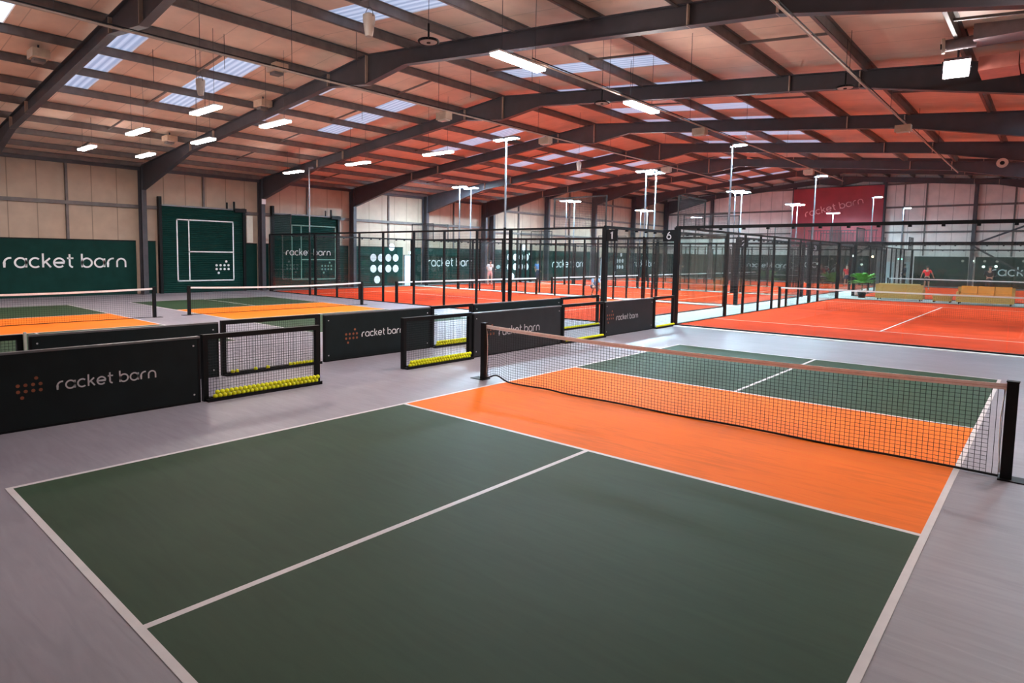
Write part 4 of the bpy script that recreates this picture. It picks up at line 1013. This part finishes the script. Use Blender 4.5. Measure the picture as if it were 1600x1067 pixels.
person((-23.6, 33.2, 0), math.radians(55), 'person in white top and pink shorts playing on the second left-hand padel court', dict(wr=(.30, -.35, 1.12), er=(.27, -.12, 1.16), wl=(-.2, -.30, 1.05), el=(-.26, -.05, 1.15), cst=(0, -.08, 1.30), nck=(0, -.12, 1.46), hd0=(0, -.15, 1.54), hd1=(0, -.17, 1.63), hd2=(0, -.16, 1.70), sl=(-.18, -.09, 1.40), sr=(.18, -.09, 1.40)), M['whitec'], M['pink'], M['whitec'])
def racket(loc, rot, label):
    r = thing('padel_racket', label, 'racket', loc); r.rotation_euler = rot
    mb = MB(); n = 16; vs = [(.13*math.cos(2*PI*i/n), y, .30+.15*math.sin(2*PI*i/n)) for y in (-.018, .018) for i in range(n)]
    mb.add(vs, [tuple(range(n)), tuple(range(2*n-1, n-1, -1))]+[(i, (i+1) % n, n+(i+1) % n, n+i) for i in range(n)]); mb.build('head', M['racket'], r)
    MB().tube((0, 0, 0), (0, 0, .17), .017, 8).build('handle', M['black'], r)
racket((-23.16, 33.25, 1.10), (math.radians(20), math.radians(50), math.radians(45)), 'pale teal padel racket held by the player in white and pink')
person((-25.2, 41.0, 0), math.radians(70), 'person in blue top standing by the white wall dots of the tall hall', {}, M['bluec'], M['navy'], M['blackc'], long_legs=True)
person((-20.4, 57.3, 0), math.radians(40), 'person in white playing on the fourth left-hand padel court', dict(wr=(.42, -.20, 1.35), er=(.36, -.05, 1.25)), M['whitec'], M['whitec'], M['whitec'])
person((-11.8, 28.4, 0.0), math.radians(60), 'person in a light blue top crouching low on the second left-hand padel court', dict(pel=(0, .12, .50), wst=(0, .08, .62), cst=(0, -.10, .80), nck=(0, -.22, .90), hd0=(0, -.27, .94), hd1=(0, -.31, 1.02), hd2=(0, -.29, 1.09), sl=(-.18, -.13, .86), sr=(.18, -.13, .86), el=(-.24, -.25, .62), er=(.24, -.25, .62), wl=(-.14, -.42, .48), wr=(.14, -.42, .48), hl=(-.10, .12, .47), hr=(.10, .12, .47), kl=(-.17, -.28, .46), kr=(.17, -.28, .46)), M['lightblue'], M['navy'], M['blackc'])
person((-0.45, 57.0, 0), math.radians(180), 'person in a bright red top standing behind the far padel net', dict(el=(-.32, .0, 1.18), wl=(-.38, -.10, .98), er=(.32, .0, 1.18), wr=(.38, -.10, .98)), M['red'], M['blackc'], M['whitec'])
person((-2.4, 60.2, 0), math.radians(-60), 'person in dark clothes reaching out an arm by the far entrance doors', dict(er=(.38, -.12, 1.30), wr=(.50, -.38, 1.22)), M['navy'], M['blackc'], M['blackc'], long_legs=True, scale=1.06, sleeves=True)
person((3.3, 56.0, 0), math.radians(180), 'person in black before the racket barn lettering at the right of the far court', dict(el=(-.30, -.05, 1.18), wl=(-.2, -.25, 1.08), er=(.30, -.05, 1.18), wr=(.2, -.25, 1.08)), M['blackc'], M['blackc'], M['blackc'], long_legs=True, scale=1.05, sleeves=True)
person((-5.3, 54.5, 0), math.radians(30), 'person in red shirt and dark shorts seen through mesh left of the palm', {}, M['red'], M['navy'], M['whitec'])
